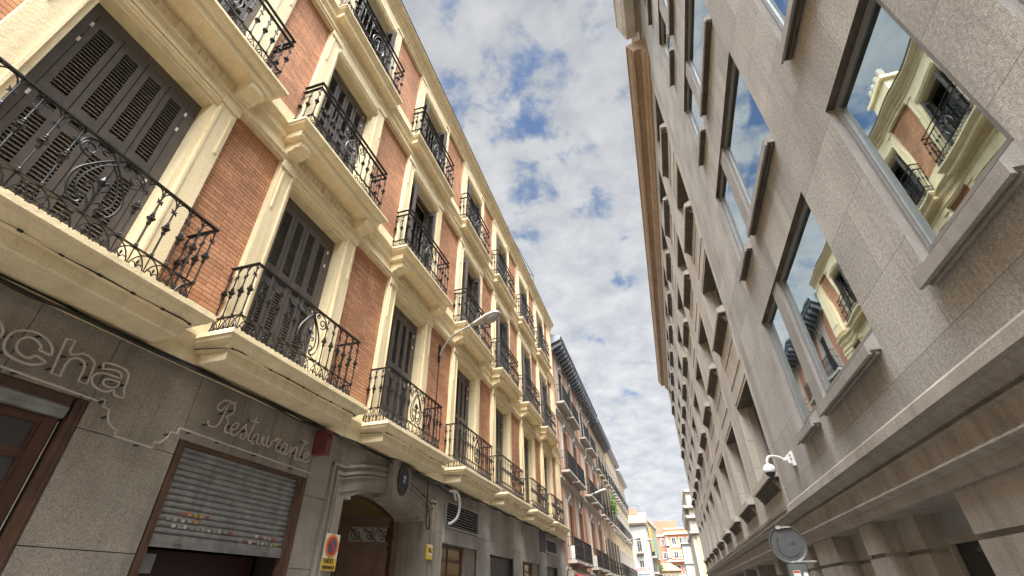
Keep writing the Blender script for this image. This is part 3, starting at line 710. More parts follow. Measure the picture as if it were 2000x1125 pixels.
# ---- things fixed to the left building
def neon(name, strokes, label, parent=None, r=.009):
    pass
RESTAURANTE = [[(4.049, 1.764), (4.049, 1.735), (4.081, 1.715), (4.143, 1.717), (4.187, 1.75), (4.209, 1.813), (4.219, 1.883), (4.231, 1.959), (4.241, 2.016), (4.276, 2.056)], [(4.193, 1.982), (4.187, 1.944), (4.155, 1.916), (4.113, 1.924), (4.103, 1.961), (4.129, 2.015), (4.181, 2.051), (4.244, 2.064), (4.307, 2.053), (4.339, 2.017), (4.344, 1.963), (4.317, 1.918), (4.256, 1.874), (4.298, 1.854), (4.311, 1.809), (4.298, 1.761), (4.309, 1.72), (4.349, 1.705), (4.381, 1.723)], [(4.312, 2.068), (4.342, 2.076)], [(4.395, 1.758), (4.444, 1.781), (4.474, 1.821), (4.469, 1.847), (4.443, 1.853), (4.405, 1.832), (4.384, 1.786), (4.387, 1.742), (4.41, 1.709), (4.458, 1.704), (4.495, 1.741), (4.533, 1.793), (4.57, 1.849), (4.588, 1.882)], [(4.588, 1.882), (4.585, 1.844), (4.612, 1.806), (4.63, 1.77), (4.621, 1.726), (4.595, 1.7), (4.556, 1.709), (4.549, 1.738), (4.58, 1.751)], [(4.619, 1.73), (4.66, 1.764)], [(4.716, 2.001), (4.699, 1.868), (4.681, 1.788), (4.673, 1.741), (4.695, 1.71), (4.733, 1.706)], [(4.623, 1.949), (4.763, 1.951)], [(4.833, 1.807), (4.784, 1.817), (4.757, 1.772), (4.74, 1.722), (4.759, 1.69), (4.797, 1.689)], [(4.833, 1.807), (4.828, 1.754), (4.832, 1.714), (4.867, 1.707), (4.893, 1.739)], [(4.897, 1.81), (4.889, 1.733)], [(4.927, 1.814), (4.914, 1.758), (4.937, 1.722), (4.974, 1.717), (4.994, 1.751), (4.997, 1.847)], [(4.997, 1.847), (4.991, 1.759), (5.024, 1.711), (5.062, 1.735), (5.088, 1.809)], [(5.109, 1.809), (5.167, 1.879), (5.149, 1.815), (5.184, 1.854), (5.23, 1.859)], [(5.23, 1.859), (5.196, 1.803), (5.178, 1.74), (5.208, 1.699), (5.257, 1.702)], [(5.372, 1.823), (5.316, 1.834), (5.286, 1.796), (5.266, 1.733), (5.286, 1.699), (5.331, 1.695), (5.363, 1.747), (5.372, 1.823)], [(5.372, 1.823), (5.36, 1.756), (5.357, 1.706), (5.396, 1.701), (5.435, 1.754), (5.465, 1.817)], [(5.465, 1.817), (5.469, 1.683)], [(5.47, 1.723), (5.498, 1.79), (5.537, 1.83), (5.579, 1.825), (5.58, 1.779), (5.564, 1.715), (5.594, 1.677), (5.644, 1.689)], [(5.72, 1.991), (5.687, 1.877), (5.667, 1.78), (5.658, 1.717), (5.684, 1.688), (5.734, 1.704)], [(5.643, 1.955), (5.786, 1.949)], [(5.758, 1.729), (5.815, 1.773), (5.842, 1.816), (5.818, 1.834), (5.77, 1.809), (5.747, 1.758), (5.739, 1.715), (5.773, 1.687), (5.828, 1.694), (5.875, 1.725)]]
LET_C = [(2.343, 1.816), (2.325, 1.871), (2.274, 1.921), (2.211, 1.943), (2.149, 1.948), (2.084, 1.93), (2.035, 1.9), (2.013, 1.853), (2.009, 1.801), (2.02, 1.757), (2.046, 1.72), (2.084, 1.699), (2.136, 1.688), (2.184, 1.685), (2.239, 1.689), (2.287, 1.707), (2.323, 1.735), (2.325, 1.752), (2.246, 1.772), (2.221, 1.741), (2.177, 1.731), (2.128, 1.748), (2.099, 1.775), (2.085, 1.818), (2.096, 1.859), (2.129, 1.889), (2.176, 1.894), (2.218, 1.878), (2.251, 1.846), (2.249, 1.825), (2.343, 1.816)]
LET_H = [(2.378, 1.999), (2.448, 2.011), (2.453, 1.904), (2.472, 1.886), (2.51, 1.903), (2.553, 1.934), (2.613, 1.933), (2.666, 1.907), (2.688, 1.872), (2.704, 1.694), (2.629, 1.691), (2.623, 1.811), (2.605, 1.858), (2.565, 1.879), (2.516, 1.873), (2.484, 1.842), (2.473, 1.79), (2.481, 1.679), (2.409, 1.68), (2.378, 1.999)]
LET_A = [(2.747, 1.92), (2.795, 1.94), (2.878, 1.948), (2.959, 1.941), (3.004, 1.913), (3.019, 1.861), (3.029, 1.757), (3.045, 1.735), (3.051, 1.687), (2.97, 1.685), (2.941, 1.724), (2.902, 1.693), (2.845, 1.683), (2.778, 1.696), (2.733, 1.726), (2.719, 1.775), (2.749, 1.818), (2.801, 1.839), (2.905, 1.844), (2.953, 1.847), (2.94, 1.887), (2.901, 1.9), (2.828, 1.892), (2.773, 1.875), (2.747, 1.92)]
LET_A2 = [(2.953, 1.813), (2.88, 1.806), (2.833, 1.793), (2.823, 1.762), (2.845, 1.737), (2.894, 1.732), (2.939, 1.751), (2.962, 1.782), (2.953, 1.813)]
BORDER = [(1.926, 1.609), (2.073, 1.603), (2.86, 1.587), (2.828, 1.593), (2.863, 1.614), (2.916, 1.616), (2.921, 1.551), (2.985, 1.547), (2.999, 1.485), (3.035, 1.433), (3.089, 1.402), (3.132, 1.396), (3.133, 1.334), (3.535, 1.323), (3.528, 1.387), (3.571, 1.386), (3.593, 1.399), (3.643, 1.459), (3.662, 1.524), (3.734, 1.522), (3.735, 1.586), (3.798, 1.586), (5.996, 1.566)]
XN = -4.87
def stroke_mb(mb, pts, r=.0095, k=4, smooth=True):
    P = [(XN, a, b) for a, b in pts]
    mb.tube(catmull(P, k) if smooth and len(P) > 2 else P, r, 6)
def standoffs(mb, pts):
    for a, b in pts: mb.tube([(XN-.012,a,b),(-4.948,a,b)], [.012,.009], 6); mb.tube([(XN-.012,a-.012,b),(XN-.012,a+.02,b)],.009,5)
t1 = thing('neon_sign', 'unlit cursive neon tube sign reading Restaurante above the roller shutter', 'sign', (XN, 5.0, 1.85))
mb = MB()
for s in RESTAURANTE: stroke_mb(mb, s)
obj('lettering', mb, M['tube'], t1)
mb = MB(); standoffs(mb, [(4.05,1.72),(4.22,1.90),(4.33,1.97),(4.60,1.80),(4.66,1.96),(4.78,1.75),(4.92,1.74),(5.03,1.75),(5.26,1.76),(5.37,1.76),(5.58,1.76),(5.68,1.95),(5.75,1.75),(4.40,1.80)])
obj('tube_support', mb, M['cable'], t1)
t2 = thing('neon_sign', 'unlit outlined neon letters over the wooden restaurant door at far left', 'sign', (XN, 2.2, 1.8))
for s in (LET_C, LET_H):
    mb = MB(); stroke_mb(mb, s, .0105, 4, s is LET_C); obj('letter', mb, M['tube'], t2)
mb = MB(); stroke_mb(mb, LET_A, .0105, 3); stroke_mb(mb, LET_A2, .0105, 3); obj('letter', mb, M['tube'], t2)
mb = MB()
for q in (1.0,.62): mb.tube([(XN,1.78+.19*q*math.cos(a*PI/12),1.82+.135*q*math.sin(a*PI/12)) for a in range(24)],.0105,6,closed=True)
obj('letter', mb, M['tube'], t2)
mb = MB(); standoffs(mb, [(2.05,1.72),(2.02,1.85),(2.20,1.935),(2.43,1.85),(2.62,1.86),(2.77,1.90),(2.93,1.82),(3.01,1.80),(2.40,1.72),(2.68,1.75)]); obj('tube_support', mb, M['cable'], t2)
mb = MB(); P_ = BORDER
mb.tube([(XN,a,b) for a,b in [(.3,1.66)]+P_[1:3]], .0095, 6); mb.tube([(XN,a,b) for a,b in P_[4:]], .0095, 6)
nb_ = tag(obj('neon_border', mb, M['tube']), 'thin neon tube border line stepping down between the two restaurant signs', 'neon tube')
mb = MB(); standoffs(mb, [(2.2,1.60),(2.75,1.60),(2.92,1.60),(3.0,1.48),(3.4,1.325),(3.66,1.50),(3.9,1.585),(4.3,1.584),(4.9,1.577),(5.6,1.57)]); obj('tube_support', mb, M['cable'], nb_)
mb = MB(); mb.box(-4.948,-4.735,5.985,6.105,1.845,2.19); mb.box(-4.735,-4.715,5.98,6.11,1.84,2.195)
bx_ = tag(obj('alarm_box', mb, M['red']), 'faded dark red metal box fixed under the balcony beside the cursive sign', 'alarm box')
mb = MB(); mb.lathe((-4.715,6.04,2.12),[(.032,0),(.032,.015),(.02,.02)],14,axis='x'); obj('siren', mb, plain('dark_red',(0.06,0.012,0.01),.5), bx_)
# no parking plate
t = thing('parking_sign', 'white and yellow no parking plate with a red ringed disc left of the portal', 'sign', (-4.90, 6.83, .38))
mb = MB(); mb.box(-4.928,-4.895,6.64,6.99,.375,.855); obj('plate', mb, plain('sign_white',(0.62,0.60,0.55),.4), t)
mb = MB(); mb.box(-4.896,-4.892,6.64,6.99,.377,.535); obj('lower_panel', mb, plain('sign_yellow',(0.62,0.42,0.05),.4), t)
mb = MB()
for r_, x_, m_ in ((.158,-4.889,0),(.125,-4.886,1),(.09,-4.883,2)):
    mb.lathe((-4.894,6.815,.695),[(r_,0),(r_,x_+4.894)],28,m_,axis='x')
mb.cbox((-4.881,6.815,.695),(.0015,0,0),(0,.063,-.063),(0,.012,.012),1)
obj('disc', mb, [plain('sign_orange',(0.62,0.27,0.05),.4),plain('sign_red',(0.45,0.05,0.03),.4),plain('sign_blue',(0.07,0.08,0.16),.4)], t)
text_on_left('VADO', .085, (-4.890,6.79,.495), M['cable'], t); text_on_left('PERMANENTE', .058, (-4.890,6.815,.415), M['cable'], t, .85)
t = thing('parking_sign', 'small yellow and white notice plate on the right jamb of the portal', 'sign', (-4.90, 10.2, .7))
mb = MB(); mb.box(-4.928,-4.885,10.09,10.33,.70,.97); obj('plate', mb, plain('sign_yellow2',(0.65,0.43,0.05),.4), t)
mb = MB(); mb.box(-4.886,-4.882,10.10,10.32,.915,.96); mb.box(-4.886,-4.882,10.10,10.32,.775,.805); mb.box(-4.886,-4.881,10.15,10.21,.84,.90,1); mb.box(-4.886,-4.881,10.19,10.27,.82,.855,1); obj('print', mb, [M['white'],M['cable']], t)
# hose, cables
mb = MB(); mb.tube(catmull([(-4.84,10.92,2.13),(-4.80,11.05,2.17),(-4.76,11.2,2.16),(-4.74,11.32,2.05),(-4.74,11.37,1.85),(-4.78,11.36,1.65),(-4.85,11.25,1.52),(-4.92,11.15,1.47)],6),.032,8)
mb.tube([(-4.80,11.12,2.16),(-4.78,11.18,2.02),(-4.76,11.17,1.98)],.03,8)
tag(obj('waste_hose', mb, M['white']), 'curved white plastic hose hanging over the long ventilation grille', 'hose')
mb = MB(); rr = random.Random(3)
for j in range(4):
    P_=[]; y=YS
    while y < YE: P_.append((-4.90+.018*j+rr.uniform(-.008,.012), y, 2.272-.02*j+rr.uniform(-.022,.014))); y += rr.uniform(.3,.7)
    mb.tube(catmull(P_,3), .011+.004*(j%2), 5)
P_=[(-4.9,8.3,2.22),(-4.78,8.5,2.235),(-4.76,8.9,2.21),(-4.9,9.3,2.2),(-4.88,10,2.16),(-4.87,10.3,2.15)]
mb.tube(catmull(P_,4),.02,6)
mb.tube(catmull([(-4.88,9.85,2.22),(-4.88,9.87,1.9),(-4.87,9.88,1.5),(-4.85,9.84,1.32),(-4.83,9.93,1.22),(-4.84,9.98,1.4),(-4.86,9.93,1.6)],5),.014,5)
for j in range(3): mb.tube(catmull([(-4.88,10.3,2.2-.02*j),(-4.82,10.6+.05*j,2.13-.03*j),(-4.82,11.3,2.10+.02*j),(-4.86,12.2,2.2)],5),.012,5)
tag(obj('wall_cable', mb, M['cable']), 'bundle of black cables sagging along the top of the grey stone ground floor', 'cable')
for k, c in enumerate(BAYS):
    mb = MB(); fx, sh = -4.455, 1.27; P_=[(-4.86,c-1.30,2.44),(-4.6,c-1.27,2.425)]
    y=-1.24
    while y<1.25: P_.append((-4.425+rr.uniform(-.004,.006), c+.05+y, 2.44+rr.uniform(-.012,.006))); y+=.31
    P_ += [(-4.6,c+1.34,2.42),(-4.86,c+1.36,2.38)]
    mb.tube(catmull(P_,3),.008,5)
    for p in P_[2:-2]: mb.tube([(p[0],p[1]-.02,p[2]),(p[0],p[1]+.02,p[2])],.013,5)
    tag(obj('balcony_cable', mb, M['cable']), ['cable clipped round the lowest balcony at the far left edge','cable clipped round the lowest balcony above the Restaurante sign','cable clipped round the lowest balcony above the arched portal','cable clipped round the lowest balcony above the white hose','cable clipped round the lowest balcony, fifth from the left','cable clipped round the lowest balcony, second from the far end','cable clipped round the lowest balcony at the far end of the brick building'][k], 'cable', 'cables round the lowest balconies')
mb = MB(); mb.tube(catmull([(-4.98,10.12,5.3),(-4.98,10.13,4.4),(-4.975,10.11,3.6),(-4.975,10.12,2.9)],5),.010,5); mb.tube([(-4.97,10.12,4.2),(-4.97,10.12,4.25)],.02,5)
tag(obj('lamp_cable', mb, M['cable']), 'thin cable running down the brick below the street lamp', 'cable')
def street_lamp(name, p, head0, tip, label, s=1.0, rot=None):
    p=Vector(p); h0=Vector(head0); tp=Vector(tip)
    t = thing('street_lamp', label, 'street lamp', p, 'cobra head lamps on wall brackets')
    mb = MB(); mb.box(p.x-.0,p.x+.035,p.y-.04,p.y+.04,p.z-.28*s,p.z+.22*s); obj('wall_plate', mb, M['iron'], t)
    mb = MB(); d=h0-p
    mb.tube(catmull([p+Vector((.03,0,-.1*s)), p+Vector((.12*s,d.y*.1,.12*s)), p+d*.38+Vector((0,0,.16*s)), p+d*.7+Vector((0,0,.10*s)), h0+(tp-h0)*.08],6), .026*s, 8); obj('arm', mb, M['lampgrey'], t, smooth=True)
    ax=(tp-h0); Lh=ax.length; ax.normalize(); side=ax.cross(Vector((0,0,1))).normalized(); up=side.cross(ax).normalized()
    def shell(sec, mat, nm, k=14):
        mb = MB(); P=[]; 
        for t_, w, hu, hd in sec:
            c=h0+ax*(Lh*t_)
            for j in range(k):
                a=2*PI*j/k; cs=math.cos(a); sn=math.sin(a)
                P.append(c+side*(w*cs)+up*((hu if sn>0 else hd)*sn))
        F=[(i*k+j,i*k+(j+1)%k,(i+1)*k+(j+1)%k,(i+1)*k+j) for i in range(len(sec)-1) for j in range(k)]
        F+=[tuple(range(k)),tuple(range((len(sec)-1)*k,len(sec)*k))]
        mb.add(P,F); obj(nm, mb, mat, t, smooth=True)
    s = s*1.28
    shell([(0,.035*s,.035*s,.035*s),(.15,.055*s,.055*s,.05*s),(.35,.10*s,.075*s,.06*s),(.6,.155*s,.09*s,.05*s),(.82,.155*s,.085*s,.035*s),(.95,.10*s,.06*s,.03*s),(1.0,.03*s,.02*s,.02*s)], M['lampgrey'], 'housing')
    shell([(.42,.07*s,.0,.06*s),(.52,.115*s,.0,.105*s),(.68,.135*s,.0,.125*s),(.84,.12*s,.0,.10*s),(.93,.07*s,.0,.05*s)], plain('lamp_bowl',(0.30,0.29,0.26),.12), 'lens')
street_lamp('a', (-4.99,10.1,5.44), (-4.1,10.08,6.10), (-3.27,10.1,6.34), 'grey street lamp on a curved arm fixed to the brick of the nearest left building')
# rooftop antenna frame
mb = MB(); 
for a,b in (((-5.1,17.7,14.3),(-5.1,17.7,15.6)),((-5.1,17.7,15.6),(-5.0,21.9,15.9)),((-5.0,21.9,15.9),(-5.1,21.9,14.7)),((-5.0,21.9,15.9),(-5.2,20.2,15.3))): mb.tube([a,b],.018,4)
tag(obj('antenna_frame', mb, M['cable']), 'thin metal wire frame standing on the roof edge of the brick building', 'antenna')
# ------------------------------------------------------------------ right side: granite building
def wall_holes(mb, X, y0, y1, z0, z1, holes, depth, m=0, mr=0):
    """front face at X (faces -x) with rectangular holes and reveals going to X+depth"""
    ys = sorted({y0, y1, *[h[0] for h in holes], *[h[1] for h in holes]}); zs = sorted({z0, z1, *[h[2] for h in holes], *[h[3] for h in holes]})
    ys = [y for y in ys if y0 <= y <= y1]; zs = [z for z in zs if z0 <= z <= z1]
    for a, b in zip(ys, ys[1:]):
        for c, d in zip(zs, zs[1:]):
            if any(h[0] <= (a+b)/2 <= h[1] and h[2] <= (c+d)/2 <= h[3] for h in holes): continue
            mb.add([(X,a,c),(X,b,c),(X,b,d),(X,a,d)], [(0,1,2,3)], m)
    for h in holes:
        a, b, c, d = h[:4]; D_ = X+depth
        mb.add([(X,a,c),(D_,a,c),(D_,a,d),(X,a,d)], [(0,1,2,3)], mr); mb.add([(X,b,c),(D_,b,c),(D_,b,d),(X,b,d)], [(3,2,1,0)], mr)
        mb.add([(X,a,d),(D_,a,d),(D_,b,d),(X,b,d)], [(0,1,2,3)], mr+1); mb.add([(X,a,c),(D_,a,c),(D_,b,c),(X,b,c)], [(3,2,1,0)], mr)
GX = 2.55; GY0, GY1 = -2.6, 11.82
GB = thing('office_building', 'pale grey granite office building with mirrored windows and thick stone sills, nearest on the right', 'building', (GX, 5.0, -1.5))
sills = [2.12, 5.56, 9.20, 12.75, 16.35]; tops = [4.53, 8.05, 11.5, 15.1, 18.4]
cols_ = [(-1.5, -.35), (-.02, 2.22), (2.76, 4.14), (5.44, 9.27)]
holes = []
for s_, t_ in zip(sills, tops):
    for a, b in cols_: holes.append((a, b, s_+.25, t_))
mb = MB(); wall_holes(mb, GX, GY0, GY1, 1.45, 19.25, holes, .30, 0, 1)
mb.add([(GX,GY1,1.4),(GX+.6,GY1,1.4),(GX+.6,GY1,20.2),(GX,GY1,20.2)],[(0,1,2,3)],1)
mb.add([(GX+.6,GY0,1.4),(GX,GY0,1.4),(GX,GY0,20.2),(GX+.6,GY0,20.2)],[(0,1,2,3)],1)
obj('granite_wall', mb, [M['granite'], M['granite2'], M['soot_shade']], GB)
mb = MB(); mb.box(2.95, 9.5, GY0, GY1-.01, 1.0, 19.9); mb.box(3.7, 9.5, GY0, GY1-.01, -1.5, 1.0); obj('building_core', mb, M['dark'], GB)
def sill_mb(y0, y1, z, X=GX, p=.14):
    """stone sill with stepped underside; z = lowest edge"""
    mb = MB(); F_ = X-p
    mb.prism([(X+.15,z+.385),(X-.005,z+.25),(F_,z+.125),(F_,z),(F_+.03,z-.002),(F_+.03,z+.045),(X+.15,z+.045)], y0, y1)
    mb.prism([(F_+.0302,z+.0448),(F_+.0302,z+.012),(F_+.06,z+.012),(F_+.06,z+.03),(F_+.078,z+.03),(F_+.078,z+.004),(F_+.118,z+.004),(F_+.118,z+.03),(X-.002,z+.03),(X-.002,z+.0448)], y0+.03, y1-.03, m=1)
    return mb
wcount = 0
def window_g(y0, y1, z0, z1, parent):
    f = MB(); x0 = 2.630; t = .034
    f.box(x0, x0+.09, y0, y0+t+.075, z0, z1); y0 = y0+.075; f.box(x0, x0+.09, y1-t, y1, z0, z1); f.box(x0, x0+.09, y0+t, y1-t, z0, z0+t); f.box(x0, x0+.09, y0+t, y1-t, z1-t, z1)
    f.box(x0+.012, x0+.085, y0+t, y0+t+.014, z0+t, z1-t); f.box(x0+.012, x0+.085, y1-t-.030, y1-t, z0+t, z1-t); f.box(x0+.012, x0+.085, y0+t+.014, y1-t-.030, z0+t, z0+t+.014); f.box(x0+.012, x0+.085, y0+t+.014, y1-t-.030, z1-t-.014, z1-t)
    o = obj('window', f, M['alu'], parent)
    g = MB(); g.box(x0+.03, x0+.04, y0+t+.012, y1-t-.028, z0+t+.012, z1-t-.012); obj('pane', g, M['mirror'], o)
for s_, t_ in zip(sills, tops):
    mid = [(-1.5,-.35), (-.02,2.22), (2.76,4.14), (5.44,7.70), (8.10,9.27)]
    for a, b in mid:
        window_g(a+.012, b-.012, s_+.335, t_-.012, GB)
        obj('window_sill', sill_mb(a+.015, b+.0, s_), [M['granite2'], M['granitedirty'] if s_ < 3 else M['soot_shade']], GB)
    m_ = MB(); m_.box(2.578, 2.86, 7.705, 8.095, s_+.25, t_+.0); obj('mullion_pier', m_, M['granite2'], GB)
# eaves cornice
mb = MB(); mb.prism([(2.56,19.22),(2.34,19.20),(2.34,19.05),(2.30,18.98),(1.92,18.88),(1.90,19.0),(1.86,19.05),(1.86,19.2),(1.82,19.25),(1.70,19.85),(1.70,19.95),(1.64,20.0),(1.64,20.1),(2.56,20.3)], GY0, 11.0)
obj('eaves_cornice', mb, M['limestone'], GB)
mb = MB(); mb.prism([(2.60,19.20),(2.45,19.1),(2.45,19.5),(2.2,19.7),(2.2,20.0),(2.60,20.1)], 11.0, GY1); obj('cornice_return', mb, M['limestone'], GB)
# base cornice over the ground floor
basep = [(2.56,1.56),(2.50,1.52),(2.475,1.49),(2.465,1.375),(2.53,1.365),(2.56,1.33),(2.60,1.31),(2.625,1.27),(2.66,1.255),(2.66,1.225),(2.60,1.215),(2.615,1.20),(2.63,1.19),(2.635,1.00),(2.60,.985),(2.585,.96),(2.60,.945),(2.64,.93),(2.66,.915),(2.67,.83),(2.70,.80),(3.3,.79)]
mb = MB(); mb.sheet(basep, GY0, GY1); 
mb.add([(x,GY1,z) for x,z in basep],[tuple(range(len(basep)))],0)
obj('base_cornice', mb, M['granitedirty'], GB)
# short worn flutes on the frieze
mb = MB(); rr = random.Random(9); y=-1.0
while y < 11.6:
    w_=rr.uniform(.02,.05)
    if rr.random()<.75: mb.prism([(2.634,1.03),(2.628,1.04),(2.622,1.10+rr.uniform(-.02,.05)),(2.634,1.185)], y, y+w_)
    y += rr.uniform(.10,.42)
fr_ = obj('frieze_relief', mb, M['granitedirty'], GB); fr_['kind'] = 'stuff'
# ground floor piers, rusticated
def pier(y0, y1, x=2.74, deep=3.25, parent=None):
    mb = MB()
    zz = [-1.5,-1.05,-.33,.395,.80]
    for a, b in zip(zz, zz[1:]): mb.box(x, deep, y0, y1, a+(.025 if a>-1.4 else 0), b-(.025 if b<.79 else 0.002))
    mb.box(x+.05, deep, y0+.03, y1-.03, -1.5, .795)
    obj('rusticated_pier', mb, M['granitedirty'], parent or GB)
piers = [(-2.6,-.9),(-.9+1.9,2.35),(3.2,5.90),(8.38,8.92),(10.43,11.82)]
for a, b in piers: pier(a, b)
for a, b in [(7.70,8.38),(9.72,10.43)]: pier(a, b, 3.02, 3.3)
for a, b, c in [(-.9,1.0,-1.5),(2.35,3.2,-1.5),(8.92,9.72,-1.5),(5.90,6.35,-1.5),(6.35,7.7,.52)]:
    mb = MB(); mb.box(3.25,3.32,a,b,c,.79); obj('recess_wall', mb, M['granite2'], GB)
mb = MB(); mb.box(3.30,3.36,6.35,7.70,-1.5,.52,0); mb.box(3.24,3.30,6.35,6.42,-1.5,.52,1); mb.box(3.24,3.30,7.63,7.70,-1.5,.52,1); mb.box(3.24,3.3,6.42,7.63,.45,.52,1)
mb.box(3.12,3.2,5.93,6.05,.33,.42,1)
obj('service_door', mb, [M['glassdark'], M['granitedirty']], GB)

# ------------------------------------------------------------------ cream stone building beyond
CX = 2.575; CY0, CY1 = 11.83, 48.4
CB = thing('office_building', 'long cream limestone office building with deep window recesses, behind the granite one', 'building', (CX, 30.0, -1.5))
csill = [2.15, 6.43, 10.42, 14.45]; ctop = [4.50, 8.57, 12.55, 16.6]
bays2 = [12.12+3.97*i for i in range(9)]
holes = []
for b in bays2:
    for s_, t_ in zip(csill, ctop): holes.append((b, b+2.5, s_+.22, t_))
mb = MB(); wall_holes(mb, CX, CY0, CY1, 1.4, 17.6, holes, .55)
mb.add([(CX,CY1,-1.5),(CX+8,CY1,-1.5),(CX+8,CY1,18),(CX,CY1,18)],[(0,1,2,3)])
obj('limestone_wall', mb, [M['limestone'], M['soot_shade']], CB)
mb = MB(); mb.box(CX+.56, 9.5, CY0, CY1-.02, 1.0, 17.9); mb.box(3.7, 9.5, CY0, CY1-.02, -1.5, 1.0); obj('building_core', mb, M['dark'], CB)
slm = MB(); F_ = -.215
slm.prism([(.15,.36),(-.005,.24),(F_,.12),(F_,-.02),(F_+.03,-.022),(F_+.03,.0),(.15,.0)], -.02, 2.54)
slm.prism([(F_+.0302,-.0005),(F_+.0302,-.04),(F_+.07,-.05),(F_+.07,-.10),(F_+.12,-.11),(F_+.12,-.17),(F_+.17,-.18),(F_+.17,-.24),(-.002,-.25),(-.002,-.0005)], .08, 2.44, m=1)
sl = slm.mesh('window_sill', [M['limetrim'], M['soot_shade']])
def niche(h):
    mb = MB()
    for s_ in (0, 2.5):
        d = 1 if s_ == 0 else -1
        mb.box(-.018, 0.0, s_-d*.0, s_-d*.10, 0, h+.10)      # raised architrave
        mb.box(.20, .50, s_+d*.001, s_+d*.10, .0, h-.001)     # inner step of the jamb
    mb.box(-.018, 0.0, -.10, 2.60, h+.1005, h+.16)
    return mb
for k, (s_, t_) in enumerate(zip(csill, ctop)):
    h = t_-s_-.22
    nm = niche(h).mesh('window_architrave', M['limetrim'])
    f = MB(); 
    for y in (.10,.82,1.60,2.34): f.box(.40,.47,y,y+.06,.15,h)
    for z in (.15,h*.35,h-.06): f.box(.405,.465,.10,2.40,z,z+.06)
    fm = f.mesh('window', M['alu'])
    g = MB(); g.box(.44,.45,.1,2.4,.1,h); gm = g.mesh('pane', M['glass2'])
    gr = MB(); n=10
    for i in range(int(h/.09)): gr.box(.02,.05,2.43,2.47,.1+.09*i,.15+.09*i)
    for b in bays2:
        for me, nm_ in ((nm,'window_architrave'),):
            o = bpy.data.objects.new(nm_, me); COL.objects.link(o); o.parent = CB; o.location = Vector((CX, b, s_+.22))-wloc(CB)
        o = bpy.data.objects.new('window', fm); COL.objects.link(o); o.parent = CB; o.location = Vector((CX, b, s_+.22))-wloc(CB)
        p = bpy.data.objects.new('pane', gm); COL.objects.link(p); p.parent = o
        o = bpy.data.objects.new('window_sill', sl); COL.objects.link(o); o.parent = CB; o.location = Vector((CX, b, s_))-wloc(CB)
# moulded strips between storeys and recessed panels above the windows
for b in bays2:
    for t_ in ctop[:3]:
        mb = MB()
        mb.box(CX-.02, CX, b+.1, b+2.4, t_+.55, t_+.60); mb.box(CX-.02, CX, b+.1, b+2.4, t_+1.20, t_+1.25)
        mb.box(CX-.02, CX, b+.05, b+.1, t_+.55, t_+1.25); mb.box(CX-.02, CX, b+2.4, b+2.45, t_+.55, t_+1.25)
        obj('panel_moulding', mb, M['limetrim'], CB)

mb = MB(); mb.box(CX-.03, CX, CY0, CY0+.10, 1.5, 17.5); obj('edge_strip', mb, M['limestone'], CB)
mb = MB()
cp = [(2.58,17.35),(2.50,17.36),(2.50,17.46),(2.46,17.50),(2.46,17.56),(2.37,17.60),(2.31,17.74),(2.31,17.82),(2.37,17.84),(2.37,17.90),(2.07,17.93),(2.05,17.85),(1.99,17.85),(1.99,18.02),(1.94,18.04),(1.93,18.10),(1.88,18.24),(1.84,18.3),(1.84,18.42),(2.58,18.6)]
mb.prism(cp, 10.95, CY1-.6); obj('eaves_cornice', mb, M['limeorange'], CB)
mb = MB(); mb.box(1.79,1.845,11.0,CY1-.58,18.36,18.46); obj('gutter', mb, M['limeorange'], CB)
mb = MB(); bp2 = [(x+.03,z) for x,z in basep]; mb.sheet(bp2, CY0, CY1); mb.add([(x,CY1,z) for x,z in bp2],[tuple(range(len(bp2)))],0)
mb.box(2.46,2.50,CY0,CY1,1.50,1.515)
obj('base_cornice', mb, M['granitedirty'], CB)
yy=12.6
while yy < 47:
    pier(yy, yy+.62, 2.80, 3.4, CB); pier(yy+1.05, yy+1.7, 3.05, 3.4, CB); yy += 3.97
mb = MB(); mb.box(3.4,3.45,CY0,CY1,-1.5,.79); obj('recess_wall', mb, M['glassdark'], CB)
# security camera
t = thing('security_camera', 'white dome security camera on a curved arm at the corner of the granite wall', 'security camera', (2.55, 10.36, 2.12))
mb = MB(); mb.box(2.50,2.549,10.26,10.44,1.99,2.25); mb.box(2.44,2.50,10.29,10.41,2.04,2.20); mb.lathe((2.44,10.35,2.12),[(.05,0),(.035,-.05),(.03,-.07)],12,axis='x')
mb.lathe((2.499,10.30,2.20),[(.012,0),(.012,-.006)],8,1,axis='x'); mb.lathe((2.49,10.262,2.17),[(.015,0),(.015,-.006)],8,1,axis='y'); mb.lathe((2.49,10.262,2.11),[(.015,0),(.015,-.006)],8,1,axis='y')
obj('bracket', mb, [M['white'],M['cable']], t)
mb = MB(); mb.tube(catmull([(2.40,10.35,2.12),(2.32,10.34,2.17),(2.22,10.33,2.20),(2.13,10.32,2.19),(2.08,10.31,2.12),(2.075,10.31,2.06)],6),.024,10); obj('arm', mb, M['white'], t, smooth=True)
mb = MB(); mb.lathe((2.075,10.31,1.90),[(.105,0),(.112,.03),(.112,.07),(.10,.11),(.07,.145),(.03,.16)],24); obj('dome_housing', mb, M['white'], t, smooth=True)
mb = MB(); mb.lathe((2.075,10.31,1.90),[(.085,.0),(.082,-.03),(.06,-.065),(.03,-.085),(.004,-.09)],24); obj('dome_lens', mb, M['glassdark'], t, smooth=True)
